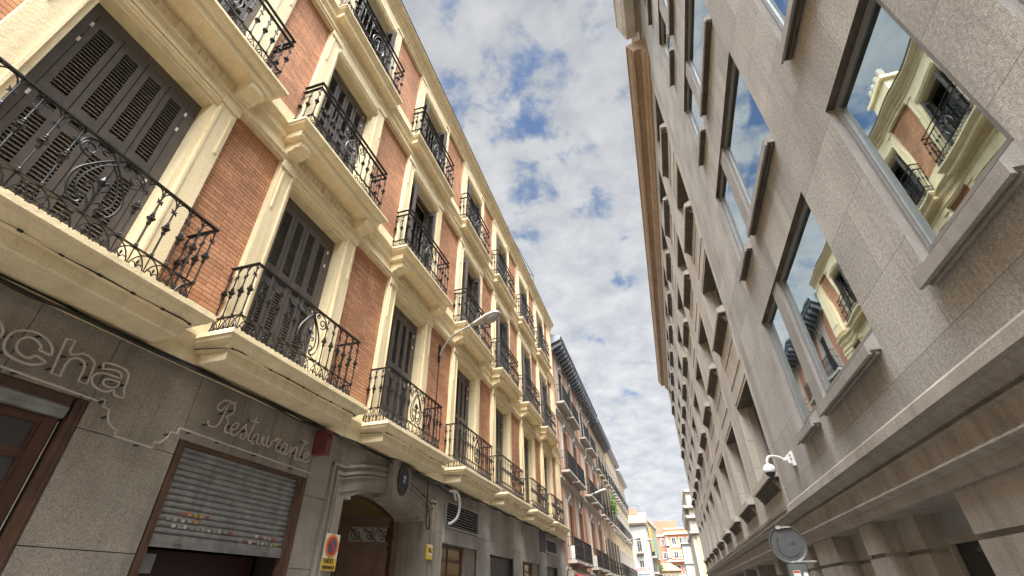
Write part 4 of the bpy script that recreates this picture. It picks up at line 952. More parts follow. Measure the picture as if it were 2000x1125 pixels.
# round sign seen from behind
t = thing('traffic_sign', 'grey back of a round traffic sign with a small box under it', 'sign', (1.66, 8.62, -1.5))
cz = .585; cx = 1.655
mb = MB(); mb.lathe((cx,8.56,cz),[(.215,0.004),(.236,-.012),(.246,-.012),(.246,.022),(.0,.022)],48,axis='y'); mb.v=[(a,b,c) for a,b,c in mb.v]
mb.lathe((cx,8.56,cz),[(.165,-.001),(.165,.003),(.16,-.003),(.0,-.003)],40,axis='y')
obj('disc', mb, M['signback'] if 'signback' in M else plain('sign_back_grey',(0.10,0.10,0.098),.5,.3), t)
mb = MB(); mb.tube([(cx,8.64,-1.5),(cx,8.64,cz+.2)],.028,10); obj('pole', mb, M['steel'], t)
mb = MB(); mb.box(cx-.10,cx+.10,8.535,8.60,cz+.212,cz+.232); mb.box(cx-.02,cx+.30,8.535,8.60,cz-.232,cz-.212)
mb.box(cx-.10,cx-.04,8.53,8.56,cz+.20,cz+.245); obj('clamp', mb, M['lampgrey'], t)
mb = MB(); mb.box(cx-.10,cx+.13,8.46,8.60,-.02,.335)
bx = obj('control_box', mb, plain('box_green_grey',(0.10,0.115,0.10),.5), t)
mb = MB(); y=8.457
mb.box(cx-.06,cx+.03,y,y+.002,.18,.255,0); mb.box(cx-.055,cx+.025,y-.001,y,.225,.25,1)
mb.box(cx+.0,cx+.07,y,y+.002,.11,.165,0); mb.box(cx+.015,cx+.025,y-.001,y,.12,.155,2); mb.box(cx+.045,cx+.055,y-.001,y,.12,.155,2)
mb.lathe((cx+.092,y+.002,.20),[(.03,0),(.03,-.003)],18,0,axis='y')
obj('sticker', mb, [M['white'], plain('sticker_red',(0.5,0.05,0.03),.5), M['cable']], bx)
mb = MB(); yb=8.5545
for i in range(4): mb.box(cx-.145+.004*i,cx-.13+.006*i,yb-.002,yb,cz-.02+.03*i,cz-.002+.03*i)
mb.box(cx+.03,cx+.10,yb-.002,yb,cz+.0,cz+.008); mb.lathe((cx+.072,yb,cz+.03),[(.010,0),(.010,-.002)],8,axis='y')
obj('marking', mb, M['cable'], t)
def on_disc(s,size,at):
    me=text_mesh(s,size,.001); me.materials.clear(); me.materials.append(M['cable']); me.transform(Matrix(((1,0,0,0),(0,0,-1,0),(0,1,0,0),(0,0,0,1))))
    o=bpy.data.objects.new('lettering',me); COL.objects.link(o); o.parent=t; o.location=Vector(at)-wloc(t)
on_disc('CE',.04,(cx-.125,yb-.002,cz-.055))
# ------------------------------------------------------------------ far buildings
M['pinkwall'] = noise_mat('pale_pink_stucco', (0.46,0.365,0.285), (0.56,0.455,0.365), 1.2, .8, streak=.4, streakc=(.3,.2,.15))
M['redpanel'] = noise_mat('brick_red_stucco', (0.33,0.135,0.075), (0.40,0.18,0.11), 1.5, .8)
M['slate'] = noise_mat('blue_grey_eaves', (0.13,0.15,0.18), (0.19,0.21,0.24), 2, .5)
M['ochre'] = noise_mat('ochre_stucco', (0.38,0.26,0.16), (0.45,0.33,0.21), 1.0, .8, streak=.3, streakc=(.4,.26,.14))
M['yellowwall'] = noise_mat('yellow_stucco', (0.40,0.315,0.19), (0.47,0.38,0.25), 1.0, .8, streak=.2, streakc=(.5,.36,.18))
M['brownshut'] = plain('brown_wood_shutter', (0.15,0.07,0.035), .5)
M['farwhite'] = plain('far_white_paint', (0.50,0.49,0.47), .5)
M['blind'] = plain('dark_brown_blind', (0.07,0.05,0.04), .6)
M['whitewall'] = noise_mat('white_stucco', (0.42,0.41,0.385), (0.48,0.47,0.44), 1, .8)
M['trim'] = noise_mat('pale_stone_trim', (0.33,0.295,0.25), (0.42,0.38,0.325), 2, .8)
M['leaf'] = noise_mat('balcony_leaves', (0.05,0.11,0.02), (0.12,0.2,0.045), 14, .6)
def bars(mb, x, y0, y1, z0, h, xw, sp=.11):
    """simple upright-bar balcony railing, front plane x, returns to the wall xw"""
    for z in (z0+.06, z0+h): mb.box(x-.015, x+.015, y0, y1, z-.015, z+.015)
    mb.box(x-.01,x+.01,y0,y1,z0+h*.62,z0+h*.62+.015); mb.box(x-.01,x+.01,y0,y1,z0+h*.25,z0+h*.25+.015)
    n = max(2, int((y1-y0)/sp))
    for i in range(n+1):
        y = y0+(y1-y0)*i/n; mb.box(x-.008, x+.008, y-.008, y+.008, z0, z0+h)
    for y in (y0, y1):
        for z in (z0+.06, z0+h, z0+h*.62): mb.box(min(x,xw), max(x,xw), y-.012, y+.012, z-.012, z+.012)
        for i in range(1,4): xx = xw+(x-xw)*i/4; mb.box(xx-.008, xx+.008, y-.008, y+.008, z0, z0+h)
# --- pink and red building with dark bracketed eaves
X = -5.0
B2 = thing('apartment_building', 'pale stucco building with red panels and dark bracketed eaves, second on the left', 'building', (X, 33.0, -1.5))
Y0, Y1 = 25.36, 41.6
mb = MB(); mb.box(-10, X, Y0, Y1, -1.5, 13.0); obj('wall', mb, M['pinkwall'], B2)
mb = MB()
pass
for a, b in ((25.5,26.1),(28.95,29.45),(32.6,33.7),(37.2,37.6),(40.8,41.4)):
    for z0_, z1_ in ((1.3,4.95),(5.4,8.65),(9.1,12.7)):
        mb = MB(); mb.box(X, X+.03, a, b, z0_, z1_); obj('red_panel', mb, M['redpanel'], B2)
mb = MB()
for z in (9.05, 5.35, 1.2): mb.prism([(X,z),(X+.14,z),(X+.14,z-.08),(X+.08,z-.14),(X+.06,z-.3),(X,z-.34)], Y0, Y1)
mb.box(X,X+.06,Y0,Y1,12.75,12.95)
obj('string_course', mb, M['trim'], B2)
mb = MB(); mb.prism([(X,13.05),(X+.68,13.32),(X+.68,13.46),(X+.74,13.48),(X+.74,13.56),(X-1.5,14.2)], Y0, Y1); mb.box(X-5,X-.5,Y0,Y1,13.0,14.0)
rf = obj('eaves', mb, M['slate'], B2)
y=Y0+.2
while y<Y1-.2:
    mb = MB(); mb.prism([(X+.02,12.75),(X+.12,12.72),(X+.20,12.85),(X+.50,12.98),(X+.66,13.05),(X+.66,13.25),(X+.02,13.05)], y, y+.16); obj('bracket', mb, M['slate'], rf); y+=.62
wy = [27.6, 30.8, 35.6, 39.2]
def fwin(y, z0, z1, w, parent, shut=None, frame='trim', X=X):
    mb = MB(); mb.box(X-.3,X+.012,y-w/2,y+w/2,z0,z1); o = obj('window', mb, M['dark'], parent)
    mb = MB()
    for s in (-1,1): mb.box(X,X+.07,y+s*w/2,y+s*(w/2+.16),z0,z1+.16)
    mb.box(X,X+.07,y-w/2,y+w/2,z1,z1+.16)
    obj('frame', mb, M[frame], o)
    if shut:
        mb = MB()
        for s in (-1,1): 
            mb.box(X-.22,X+.13,y+s*(w/2-.05)-.02,y+s*(w/2-.05)+.02,z0,z1-.05)
        obj('shutter', mb, M[shut], o)
    return o
def crest(y, z, parent):
    mb = MB(); mb.lathe((X+.06,y,z+.2),[(.14,0),(.14,.05),(.09,.09),(.0,.1)],10,axis='x')
    for s in (-1,1): mb.tube([(X+.08,y+s*.12,z+.2),(X+.1,y+s*.26,z+.12),(X+.08,y+s*.36,z-.02)],[.06,.05,.02],5)
    mb.tube([(X+.1,y,z+.3),(X+.1,y,z+.5)],[.08,.02],6)
    obj('carved_crest', mb, M['trim'], parent)
for y in wy:
    for z0,z1,sh in ((9.75,12.0,None),(5.85,8.25,'brownshut'),(1.5,4.25,'brownshut')):
        fwin(y,z0,z1,1.1,B2,sh); crest(y,z1+.12,B2)
for y0,y1 in ((26.3,29.05),(29.35,32.0),(34.2,36.8),(37.3,40.4)):
    for z in (9.70,5.80,1.50):
        mb = MB(); mb.box(X,X+.42,y0-.05,y1+.05,z-.12,z-.0); b_ = obj('balcony', mb, M['trim'], B2)
        mb = MB(); bars(mb, X+.38, y0, y1, z, 1.05, X); obj('railing', mb, M['iron'], b_)
        mb = MB(); mb.box(X+.42,X+.45,y0,y1,z-.10,z+.02); obj('balcony_edge', mb, M['trim'], b_)
mb = MB(); mb.box(X,X+.35,Y0+.2,Y1,.55,1.05); mb.box(X,X+.1,Y0,Y1,-1.5,.5); obj('shopfront', mb, M['stone'], B2)
mb = MB(); mb.prism([(X+.35,.95),(X+1.0,.55),(X+1.0,.35),(X+.98,.35),(X+.98,.5),(X+.35,.88)], 25.9, 33.5); tag(obj('shop_awning', mb, plain('dark_red_awning',(0.17,0.02,0.02),.6)), 'dark red shop awning with a pale edge at the foot of the pink building', 'awning')
mb = MB(); mb.box(-3.999,-3.98,25.9,33.5,.40,.54); obj('valance', mb, M['white'], bpy.data.objects['shop_awning'])
mb = MB(); mb.box(X+.06,X+.34,26.9,27.6,1.52,2.2); mb.lathe((X+.34,27.25,1.86),[(.25,0),(.25,.015),(.2,.015)],16,axis='x'); tag(obj('air_conditioner', mb, M['white']), 'white air conditioner on the near lowest balcony of the pink building', 'air conditioner')
mb = MB(); mb.box(X+.06,X+.34,34.4,35.1,1.52,2.2); mb.lathe((X+.34,34.75,1.86),[(.25,0),(.25,.015),(.2,.015)],16,axis='x'); tag(obj('air_conditioner', mb, M['white']), 'white air conditioner on the farther lowest balcony of the pink building', 'air conditioner')
# --- ochre building
B3 = thing('apartment_building', 'ochre building with dark eaves and brown blinds over its balconies, third on the left', 'building', (X, 46.5, -1.5))
mb = MB(); mb.box(-10, X, 41.61, 51.5, -1.5, 12.9); obj('wall', mb, M['ochre'], B3)
mb = MB(); mb.prism([(X,12.75),(X+.70,13.0),(X+.70,13.2),(X+.76,13.22),(X+.76,13.32),(X-1.5,13.9)], 41.62, 51.5); rf=obj('eaves', mb, M['slate'], B3)
y=41.8
while y<51.3:
    mb = MB(); mb.prism([(X+.02,12.5),(X+.15,12.5),(X+.6,12.85),(X+.6,12.98),(X+.02,12.8)], y, y+.14); obj('bracket', mb, M['slate'], rf); y+=.5
for i,y in enumerate((42.9,45.3,47.7,50.1)):
    for z0 in (9.15,5.6,1.5):
        fwin(y,z0,z0+2.3,1.05,B3,None)
        mb = MB(); mb.box(X,X+.32,y-.8,y+.8,z0-.14,z0-.02); b_=obj('balcony', mb, M['trim'], B3)
        mb = MB(); bars(mb,X+.29,y-.78,y+.78,z0,1.0,X,.09); obj('railing', mb, M['iron'], b_)
        if z0<9:
            mb = MB(); mb.box(X+.26,X+.28,y-.76,y+.76,z0+(0.9 if z0<2 else .9),z0+2.4)
            for j in range(18): mb.box(X+.2801,X+.30,y-.75,y+.75,z0+.95+.08*j,z0+.99+.08*j)
            obj('blind', mb, M['blind'], b_)
# balcony plant
t = thing('balcony_plant', 'bushy green plant hanging over a balcony of the ochre building', 'plant', (X+.5, 46.0, 5.6))
mb = MB(); rr=random.Random(5)
for i in range(900):
    a=rr.gauss(0,1); c=Vector((X+.62+abs(rr.gauss(0,.16)), 45.9+a*.55, 6.75+rr.gauss(0,.42)-.15*abs(a)))
    u=Vector((rr.uniform(-1,1),rr.uniform(-1,1),rr.uniform(-1,1))).normalized()*.075; w=Vector((rr.uniform(-1,1),rr.uniform(-1,1),rr.uniform(-1,1))).normalized()*.05
    mb.add([c-u,c+w,c+u,c-w],[(0,1,2,3)])
obj('foliage', mb, M['leaf'], t)
mb = MB(); 
for i in range(7): mb.tube([(X+.5,45.3+.2*i,6.3),(X+.55,45.4+.18*i,6.8),(X+.7,45.2+.22*i,7.2)],.012,4)
obj('stem', mb, M['wood'], t)
# --- yellow buildings
for (ya,yb,zt,lab) in ((51.52,63.0,13.7,'yellow building with white framed windows and thin eaves, fourth on the left'),(63.02,73.0,13.0,'narrow yellow building at the far end of the left row')):
    B4 = thing('apartment_building', lab, 'building', (X,(ya+yb)/2,-1.5))
    mb = MB(); mb.box(-10,X,ya,yb,-1.5,zt); obj('wall', mb, M['yellowwall'], B4)
    mb = MB(); mb.prism([(X,zt-.25),(X+.2,zt-.2),(X+.5,zt),(X+.5,zt+.15),(X-2,zt+.6)],ya,yb+.3); obj('roof', mb, M['slate'], B4)
    mb = MB()
    for z in (9.2,5.5,1.4): mb.box(X,X+.08,ya,yb,z-.25,z-.1)
    obj('string_course', mb, M['trim'], B4)
    y=ya+1.1
    while y<yb-.6:
        for z0 in (9.4,5.7,1.6):
            fwin(y,z0,z0+2.2,.95,B4,None)
            mb = MB(); mb.box(X,X+.3,y-.65,y+.65,z0-.14,z0-.02); b_=obj('balcony', mb, M['trim'], B4)
            mb = MB(); bars(mb,X+.27,y-.63,y+.63,z0,1.0,X,.1); obj('railing', mb, M['iron'], b_)
        y+=1.95
street_lamp('b', (-4.99,32.0,5.0), (-4.1,32.0,5.45), (-3.3,32.0,5.62), 'grey street lamp on the red stripe of the pink stucco building', 1.0)
street_lamp('c', (-4.99,60.3,4.85), (-4.0,60.3,5.25), (-3.1,60.3,5.35), 'distant grey street lamp on the yellow building', 1.0)
street_lamp('d', (-4.99,70.5,5.6), (-3.2,70.5,5.95), (-2.1,70.5,5.95), 'farthest grey street lamp, in front of the white house', 1.1)
# --- white guest house, faces down the street
def gwin(o_, x0, x1, y, z0, z1, frame=M['farwhite'], glass=M['glass2'], t=.08):
    mb = MB(); mb.box(x0,x1,y-.02,y+.2,z0,z1); w = obj('window', mb, glass, o_)
    mb = MB()
    for a,b,c,d in ((x0-t,x0,z0-t,z1+t),(x1,x1+t,z0-t,z1+t),(x0,x1,z1,z1+t),(x0,x1,z0-t,z0)): mb.box(a,b,y-.09,y-.001,c,d)
    mb.box((x0+x1)/2-.035,(x0+x1)/2+.035,y-.05,y-.021,z0,z1)
    obj('frame', mb, frame, w); return w
Yw=75.0
W1 = thing('guest_house', 'white stucco guest house with a tiled roof edge closing the left side of the street', 'building', (-4.4,Yw,-1.5))
mb = MB(); mb.box(-9,-2.96,Yw,Yw+8,-1.5,8.3); obj('wall', mb, M['whitewall'], W1)
mb = MB(); mb.box(-9.1,-2.8,Yw-.35,Yw+8,8.3,8.45); obj('cornice', mb, M['whitewall'], W1)
mb = MB(); mb.add([(-9.2,Yw-.45,8.45),(-2.7,Yw-.45,8.45),(-2.7,Yw+3.5,10.3),(-9.2,Yw+3.5,10.3)],[(0,1,2,3)]); mb.add([(-2.7,Yw-.45,8.45),(-2.7,Yw+8,8.45),(-2.7,Yw+3.5,10.3)],[(0,1,2)])
mb.box(-9.2,-2.7,Yw-.47,Yw-.3,8.44,8.56)
obj('tiled_roof', mb, noise_mat('clay_tiles',(0.25,0.15,0.10),(0.36,0.22,0.15),3,.8), W1)
mb = MB(); mb.box(-5.2,-3.9,Yw+2.5,Yw+4,9.4,10.7); obj('roof_hut', mb, M['redpanel'], W1)
for z0 in (5.0,2.0+.3): gwin(W1,-4.35,-3.85,Yw,z0,z0+1.6,M['trim'])
mb = MB(); mb.box(-4.6,-3.6,Yw-.5,Yw,4.75,4.87); b_=obj('balcony', mb, M['trim'], W1)
mb = MB()
for i in range(12): mb.box(-4.58+.088*i,-4.57+.088*i,Yw-.48,Yw-.465,4.87,5.75)
mb.box(-4.6,-3.6,Yw-.49,Yw-.46,5.72,5.76); obj('railing', mb, M['iron'], b_)
t = thing('hostel_sign', 'white sign with red capitals reading HOSTAL R on the white guest house', 'sign', (-3.9,Yw-.12,3.0))
mb = MB(); mb.box(-5.0,-3.15,Yw-.15,Yw-.02,2.05,3.15); obj('board', mb, M['whitewall'], t)
me=text_mesh('HOSTAL R',.48,.01); me.materials.clear(); me.materials.append(plain('sign_red_paint',(0.45,0.03,0.05),.5)); me.transform(Matrix(((.8,0,0,0),(0,0,-1,0),(0,1,0,0),(0,0,0,1))))
o=bpy.data.objects.new('lettering',me); COL.objects.link(o); o.parent=t; o.location=Vector((-4.07,Yw-.165,2.88))-wloc(t)
mb = MB(); mb.box(-4.8,-3.3,Yw-.155,Yw-.151,2.2,2.42); obj('text_strip', mb, M['slate'], t)
mb = MB(); 
for p in (((-3.6,Yw+1.5,9.4),(-3.6,Yw+1.5,11.0)),((-5.8,Yw+1.5,11.0),(-3.6,Yw+1.5,11.0)),((-5.8,Yw+1.5,10.6),(-3.6,Yw+1.5,10.6)),((-3.6,Yw+1.5,11.0),(-3.2,Yw+1.5,9.6))): mb.tube(p,.02,4)
tag(obj('roof_antenna', mb, M['cable']), 'tall antenna mast with wires on the roof of the white guest house', 'antenna')
# --- green and grey house with yellow blind
W2 = thing('apartment_building', 'narrow grey green house with glazed bays and a yellow blind beside the white house', 'building', (-2.6,84,-1.5))
M['greenwall']=noise_mat('grey_green_stucco',(0.22,0.21,0.14),(0.28,0.27,0.19),1.2,.8,streak=.4,streakc=(.2,.2,.13))
mb = MB(); mb.prism([(-8,84),(-3.15,84),(-2.1,100),(-8,100)],-1.5,10.0,'z'); obj('wall', mb, M['greenwall'], W2)
mb = MB(); mb.prism([(-8,83.8),(-2.95,83.6),(-1.9,100.2),(-8,100.2)],10.0,10.5,'z'); obj('cornice', mb, M['trim'], W2)
mb = MB(); mb.box(-2.95,-2.55,85.0,88.0,5.6,9.0); obj('yellow_blind', mb, plain('yellow_awning_cloth',(0.30,0.21,0.05),.6), W2)
mb = MB(); mb.box(-2.7,-2.2,88.5,92,5.0,7.5); obj('green_blind', mb, plain('turquoise_cloth',(0.12,0.20,0.18),.6), W2)
for z in (.6,2.9,5.0):
    mb = MB(); mb.box(-3.3,-2.35,84.6,88.5,z-.25,z); mb.box(-2.9,-2.0,90,97,z-.25,z); b_=obj('balcony', mb, M['trim'], W2)
    mb = MB()
    for a,b_0,c in ((-2.42,84.6,88.5),(-2.05,90,97)):
        mb.box(a,a+.03,b_0,c,z,z+.9)
    obj('parapet_panel', mb, plain('pale_green_panel',(0.26,0.28,0.23),.5), b_)
    mb = MB(); mb.box(-3.2,-2.8,83.95,84.02,z+.2,z+1.7); obj('window', mb, M['glass2'], W2)
t = thing('potted_shrub','small green shrub on a far balcony of the grey green house','plant',(-2.2,89.5,3.0)); mb = MB()
for i in range(160):
    c=Vector((-2.0+rr.gauss(0,.18),89.5+rr.gauss(0,.2),3.55+rr.gauss(0,.28))); u=Vector((rr.uniform(-1,1),rr.uniform(-1,1),rr.uniform(-1,1)))*.1; w=Vector((rr.uniform(-1,1),rr.uniform(-1,1),rr.uniform(-1,1)))*.1
    mb.add([c-u,c+w,c+u,c-w],[(0,1,2,3)])
obj('foliage', mb, M['leaf'], t); mb = MB(); mb.lathe((-2.2,89.5,3.0),[(.12,0),(.17,.3)],10); obj('pot', mb, M['redpanel'], t)
# --- red brick block closing the street
Yr=130.0
W3 = thing('apartment_building', 'large red brick block with white window frames closing the end of the street', 'building', (1,Yr,-1.5))
M['farbrick']=noise_mat('orange_red_brick',(0.50,0.18,0.09),(0.60,0.24,0.13),.6,.85)
M['farbrick2']=noise_mat('dull_red_brick',(0.38,0.12,0.075),(0.45,0.16,0.10),.6,.85)
mb = MB(); mb.box(-.95,8,Yr,Yr+20,-1.5,13.1); obj('wall', mb, M['farbrick'], W3)
mb = MB(); mb.box(-6,-.95,Yr+1.2,Yr+20,-1.5,13.6); mb.box(-3.0,2.3,Yr+2.5,Yr+20,13.1,15.2); obj('side_wing', mb, M['farbrick2'], W3)
mb = MB(); mb.box(-1.2,8,Yr-.5,Yr,11.9,12.35); mb.box(-.95,8,Yr-.15,Yr,13.0,13.3); mb.box(-.95,-.2,Yr-.1,Yr,-1.5,12); mb.box(-.95,8,Yr-.1,Yr,9.2,9.6); mb.box(-.95,8,Yr-.1,Yr,6.9,7.1); mb.box(-.95,8,Yr-.12,Yr,3.4,3.9); mb.box(-6,-.95,Yr+1.0,Yr+1.2,11.7,12.1)
obj('stone_band', mb, M['trim'], W3)
for z0 in (9.9,6.9+.2,4.3,1.3):
    for x in (.55,2.3,4.1): gwin(W3,x,x+.85,Yr,z0,z0+(1.3 if z0!=7.1 else 1.7),M['farwhite'],t=.16)
    gwin(W3,-1.95,-1.35,Yr+1.2,z0,z0+1.2,M['farwhite'],t=.14)
mb = MB(); mb.box(-1.6,4,Yr-1.2,Yr,6.3,6.55); b_=obj('balcony', mb, M['trim'], W3)
mb = MB(); mb.box(-1.6,4,Yr-1.2,Yr-1.15,7.25,7.32)
for i in range(40): mb.box(-1.6+.14*i,-1.57+.14*i,Yr-1.2,Yr-1.17,6.5,7.3)
obj('railing', mb, M['iron'], b_)
# small house with orange roof
W4 = thing('house', 'small cream house with a bright orange tiled roof below the red brick block', 'building', (-.6,92,-1.5))
mb = MB(); mb.box(-2.2,.9,92,98,-1.5,3.35); obj('wall', mb, M['yellowwall'], W4)
mb = MB(); mb.add([(-2.3,91.7,3.3),(1.1,91.7,3.3),(-.6,95,4.5),(-1.9,95,4.5)],[(0,1,2,3)]); mb.add([(1.1,91.7,3.3),(1.1,98,3.3),(-.6,95,4.5)],[(0,1,2)]); mb.box(-2.3,1.1,91.7,92,3.2,3.3); obj('tiled_roof', mb, plain('orange_tiles',(0.33,0.15,0.085),.7), W4)
for x in (-1.8,-1.15,-.5,.1): gwin(W4,x,x+.3,92,1.9,2.7,M['trim'],t=.05)
# right side: beige and white buildings beyond the cream one
W5 = thing('apartment_building', 'beige building with stepped cornices rising beyond the cream building on the right', 'building', (3.2,60,-1.5))
mb = MB(); mb.box(2.45,9,60,72,-1.5,7.25); mb.box(2.62,9,60.1,72,7.25,9.85); mb.box(2.15,9,61.5,72,7.25,8.25); obj('wall', mb, M['trim'], W5)
mb = MB()
for (x,z,h) in ((2.48,9.7,.3),(2.1,8.05,.25),(2.2,7.0,.3),(2.25,5.5,.2)): mb.prism([(9,z),(x+.12,z),(x,z+h*.6),(x,z+h),(9,z+h)],59.7 if z<9 else 59.9,72.2)
obj('cornice', mb, M['trim'], W5)
mb = MB(); mb.box(2.9,9,59.9,60,-1.5,5.5); obj('pilaster', mb, M['yellowwall'], W5)
W6 = thing('house', 'low white rendered house in front of the red brick block on the right', 'building', (2.4,76,-1.5))
mb = MB(); mb.box(1.52,8,76,84,-1.5,5.75); obj('wall', mb, M['whitewall'], W6)
mb = MB(); mb.box(1.4,8,75.8,84,5.75,5.9); mb.box(1.45,8,75.9,84,3.4,3.5); obj('cornice', mb, M['trim'], W6)
mb = MB(); mb.box(1.6,8,75.95,76.1,5.9,6.5); obj('roof_railing', mb, plain('grey_parapet',(0.2,0.18,0.17),.7), W6)
gwin(W6,2.6,2.95,76,1.3,2.6,M['trim']); gwin(W6,2.6,2.95,76,4.0,5.0,M['trim'])
# ------------------------------------------------------------------ ground
def struct(name, mb, mat): 
    o = obj(name, mb, mat); o['kind'] = 'structure'; return o
mb = MB(); mb.add([(-400,-400,-1.62),(400,-400,-1.62),(400,600,-1.62),(-400,600,-1.62)],[(0,1,2,3)]); struct('ground', mb, plain('ground_grey',(0.10,0.095,0.09),.9))
mb = MB(); mb.box(-3.4,1.1,-40,125,-1.7,-1.60); struct('road', mb, noise_mat('asphalt',(0.045,0.045,0.045),(0.07,0.07,0.068),3,.9,.3,90,.1))
mb = MB(); mb.box(-5.6,-3.4,-40,74,-1.7,-1.5); mb.box(1.1,3.75,-40,60,-1.7,-1.5)
struct('pavement', mb, brick_mat('pavement_slabs',(0.16,0.148,0.135),(0.19,0.175,0.16),(0.1,0.09,0.08),.6,.6,.006,swap=True))
# street continues behind the viewer: plain house fronts that close the light from there
for nm,x0,x1,lab,mt in (('apartment_building',-9,-4.95,'plain cream apartment front behind the viewer on the left side','cream'),('apartment_building',2.56,7,'plain stone building front behind the viewer on the right side','limestone')):
    t = thing(nm, lab, 'building', ((x0+x1)/2,-14,-1.5)); ya,yb=(-24,-3.42) if x0<0 else (-24,-2.62)
    mb = MB(); mb.box(x0,x1,ya,yb,-1.5,15); obj('wall', mb, M[mt], t)
    mb = MB(); xs=x1 if x0<0 else x0; s=1 if x0<0 else -1
    for i in range(5):
        for j in range(4): mb.box(xs,xs+s*.02,ya+1.5+3.8*i,ya+2.9+3.8*i,1+3.6*j-1.5,3.2+3.6*j-1.5)
    obj('window', mb, M['glassdark'], t)
# lift everything so the street is at z = 0
for o in bpy.data.objects:
    if o.parent is None: o.location.z += 1.5
# ------------------------------------------------------------------ camera, sky, sun
cam = bpy.data.cameras.new('camera'); co = bpy.data.objects.new('camera', cam); COL.objects.link(co)
cam.sensor_width = 36; cam.lens = 898.9*36/2000; cam.clip_end = 2000; cam.clip_start = .05
Rm = Matrix(((0.957009,0.174814,0.231459),(0.289589,-0.530555,-0.796649),(-0.016464,0.829429,-0.55837)))
Rm = Matrix(((0.957009,0.174814,0.231459),(0.289589,-0.530555,-0.796649),(-0.016464,0.829429,-0.55837)))

co.matrix_world = Matrix.Translation((0,0,1.5)) @ Rm.to_4x4()
sc.camera = co
GLOW0, BASE, PEAK = 0.70, 0.235, 11.5
w = bpy.data.worlds.new('World'); sc.world = w; w.use_nodes = True
nt = w.node_tree; N = nt.nodes; L = nt.links; N.clear()
out = N.new('ShaderNodeOutputWorld'); sky = N.new('ShaderNodeTexSky'); sky.sky_type = 'NISHITA'; sky.sun_disc = False
SUN_EL, SUN_AZ = 66, 165
sky.sun_elevation = math.radians(SUN_EL); sky.sun_rotation = math.radians(SUN_AZ); sky.altitude = 600; sky.ozone_density = 1.6
b1 = N.new('ShaderNodeBackground'); b1.inputs['Strength'].default_value = 0.05; L.new(sky.outputs[0], b1.inputs['Color'])
tc = N.new('ShaderNodeTexCoord'); sp = N.new('ShaderNodeSeparateXYZ'); L.new(tc.outputs['Generated'], sp.inputs[0])
def math_(op, a, b=None, c=None):
    n = N.new('ShaderNodeMath'); n.operation = op
    for i, v in enumerate((a, b, c)):
        if v is None: continue
        if isinstance(v, (int, float)): n.inputs[i].default_value = v
        else: L.new(v, n.inputs[i])
    return n.outputs[0]
zz = math_('ADD', math_('MAXIMUM', sp.outputs['Z'], 0.0), 0.28)
cb = N.new('ShaderNodeCombineXYZ'); L.new(math_('DIVIDE', sp.outputs['X'], zz), cb.inputs['X']); L.new(math_('DIVIDE', sp.outputs['Y'], zz), cb.inputs['Y'])
def nz(scale, det, rough, off=(0,0,0), dist=0.0, stretch=(1,1,1)):
    mp = N.new('ShaderNodeMapping'); mp.inputs['Location'].default_value = off; mp.inputs['Scale'].default_value = stretch; L.new(cb.outputs[0], mp.inputs['Vector'])
    n = N.new('ShaderNodeTexNoise'); n.inputs['Scale'].default_value = scale; n.inputs['Detail'].default_value = det; n.inputs['Roughness'].default_value = rough; n.inputs['Distortion'].default_value = dist
    L.new(mp.outputs['Vector'], n.inputs['Vector']); return n.outputs['Fac']
n1 = nz(9.5, 9, .60, (3.1,1.7,0), .2); n2 = nz(1.5, 3, .5, (7.3,2.2,0)); n3 = nz(12.5, 8, .60, (1.3,5.2,0), .2)
lowc = N.new('ShaderNodeMapRange'); lowc.inputs['From Min'].default_value = 0.2; lowc.inputs['From Max'].default_value = 0.8; lowc.inputs['To Min'].default_value = 0.12; lowc.inputs['To Max'].default_value = -0.018; L.new(sp.outputs['Z'], lowc.inputs['Value'])
cover = math_('ADD', math_('ADD', math_('MULTIPLY', n1, .72), math_('MULTIPLY', n2, .40)), lowc.outputs['Result'])
mk = N.new('ShaderNodeMapRange'); mk.interpolation_type = 'SMOOTHSTEP'; mk.inputs['From Min'].default_value = 0.405; mk.inputs['From Max'].default_value = 0.55; L.new(cover, mk.inputs['Value'])
cr = N.new('ShaderNodeValToRGB'); cr.color_ramp.elements[0].position = .34; cr.color_ramp.elements[1].position = .66
cr.color_ramp.elements[0].color = (0.58,0.625,0.69,1); cr.color_ramp.elements[1].color = (0.91,0.92,0.94,1); L.new(math_('ADD', math_('MULTIPLY', n3, .55), math_('MULTIPLY', n1, .45)), cr.inputs['Fac'])
def math_(op, a, b=None, c=None):
    n = N.new('ShaderNodeMath'); n.operation = op
    for i, v in enumerate((a, b, c)):
        if v is None: continue
        if isinstance(v, (int, float)): n.inputs[i].default_value = v
        else: L.new(v, n.inputs[i])
    return n.outputs[0]
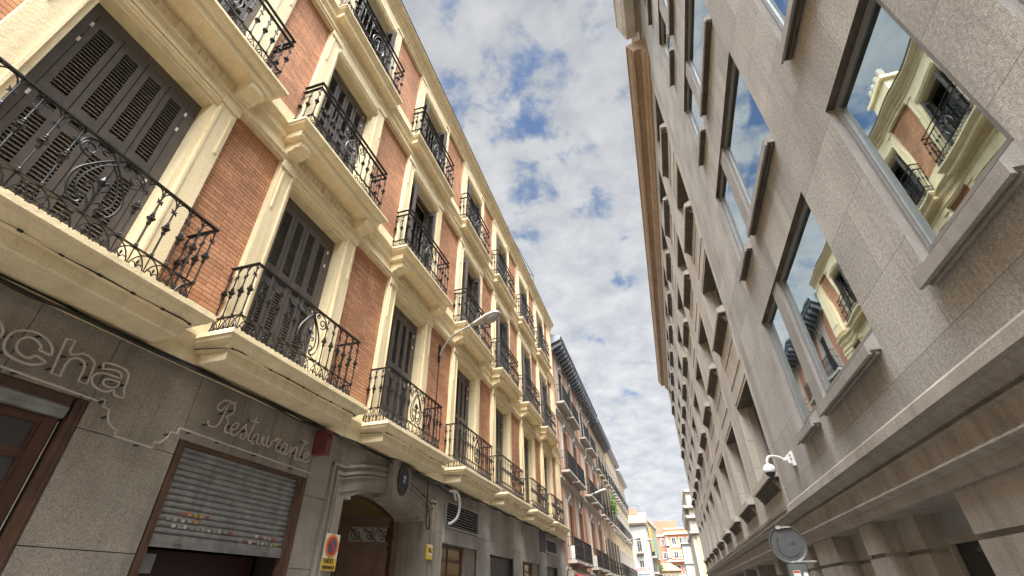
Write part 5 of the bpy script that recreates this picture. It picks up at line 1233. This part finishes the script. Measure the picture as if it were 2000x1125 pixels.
# added sky glow, out of view around the sun direction, to light the facades
sd = N.new('ShaderNodeVectorMath'); sd.operation = 'DOT_PRODUCT'; L.new(tc.outputs['Generated'], sd.inputs[0])
az_ = math.radians(SUN_AZ); el_ = math.radians(SUN_EL); sd.inputs[1].default_value = (math.sin(az_)*math.cos(el_), math.cos(az_)*math.cos(el_), math.sin(el_))
gl = N.new('ShaderNodeMapRange'); gl.interpolation_type = 'SMOOTHSTEP'; gl.inputs['From Min'].default_value = GLOW0; gl.inputs['From Max'].default_value = 1.0; gl.inputs['To Min'].default_value = BASE; gl.inputs['To Max'].default_value = PEAK
L.new(sd.outputs['Value'], gl.inputs['Value'])
hz = N.new('ShaderNodeMapRange'); hz.inputs['From Min'].default_value = 0.05; hz.inputs['From Max'].default_value = 0.92; hz.inputs['To Min'].default_value = 1.24; hz.inputs['To Max'].default_value = 0.84
L.new(sp.outputs['Z'], hz.inputs['Value'])
b2 = N.new('ShaderNodeBackground'); L.new(math_('MULTIPLY', gl.outputs['Result'], hz.outputs['Result']), b2.inputs['Strength']); L.new(cr.outputs['Color'], b2.inputs['Color'])
mx = N.new('ShaderNodeMixShader'); L.new(mk.outputs['Result'], mx.inputs['Fac']); L.new(b1.outputs[0], mx.inputs[1]); L.new(b2.outputs[0], mx.inputs[2]); L.new(mx.outputs[0], out.inputs['Surface'])
sl_ = bpy.data.lights.new('sun', 'SUN'); sl_.energy = 2.6; sl_.angle = math.radians(18); sl_.color = (1.0,0.93,0.82)
so = bpy.data.objects.new('sun', sl_); COL.objects.link(so)
az = math.radians(SUN_AZ); el = math.radians(SUN_EL)
d = Vector((math.sin(az)*math.cos(el), math.cos(az)*math.cos(el), math.sin(el)))
so.rotation_euler = d.to_track_quat('Z', 'Y').to_euler(); so.location = (0,0,30)
sc.view_settings.view_transform = 'Standard'; sc.view_settings.look = 'None'; sc.view_settings.exposure = 1.9; sc.view_settings.gamma = 1
sc.render.engine = 'CYCLES'
sc.cycles.max_bounces = 10; sc.cycles.diffuse_bounces = 5
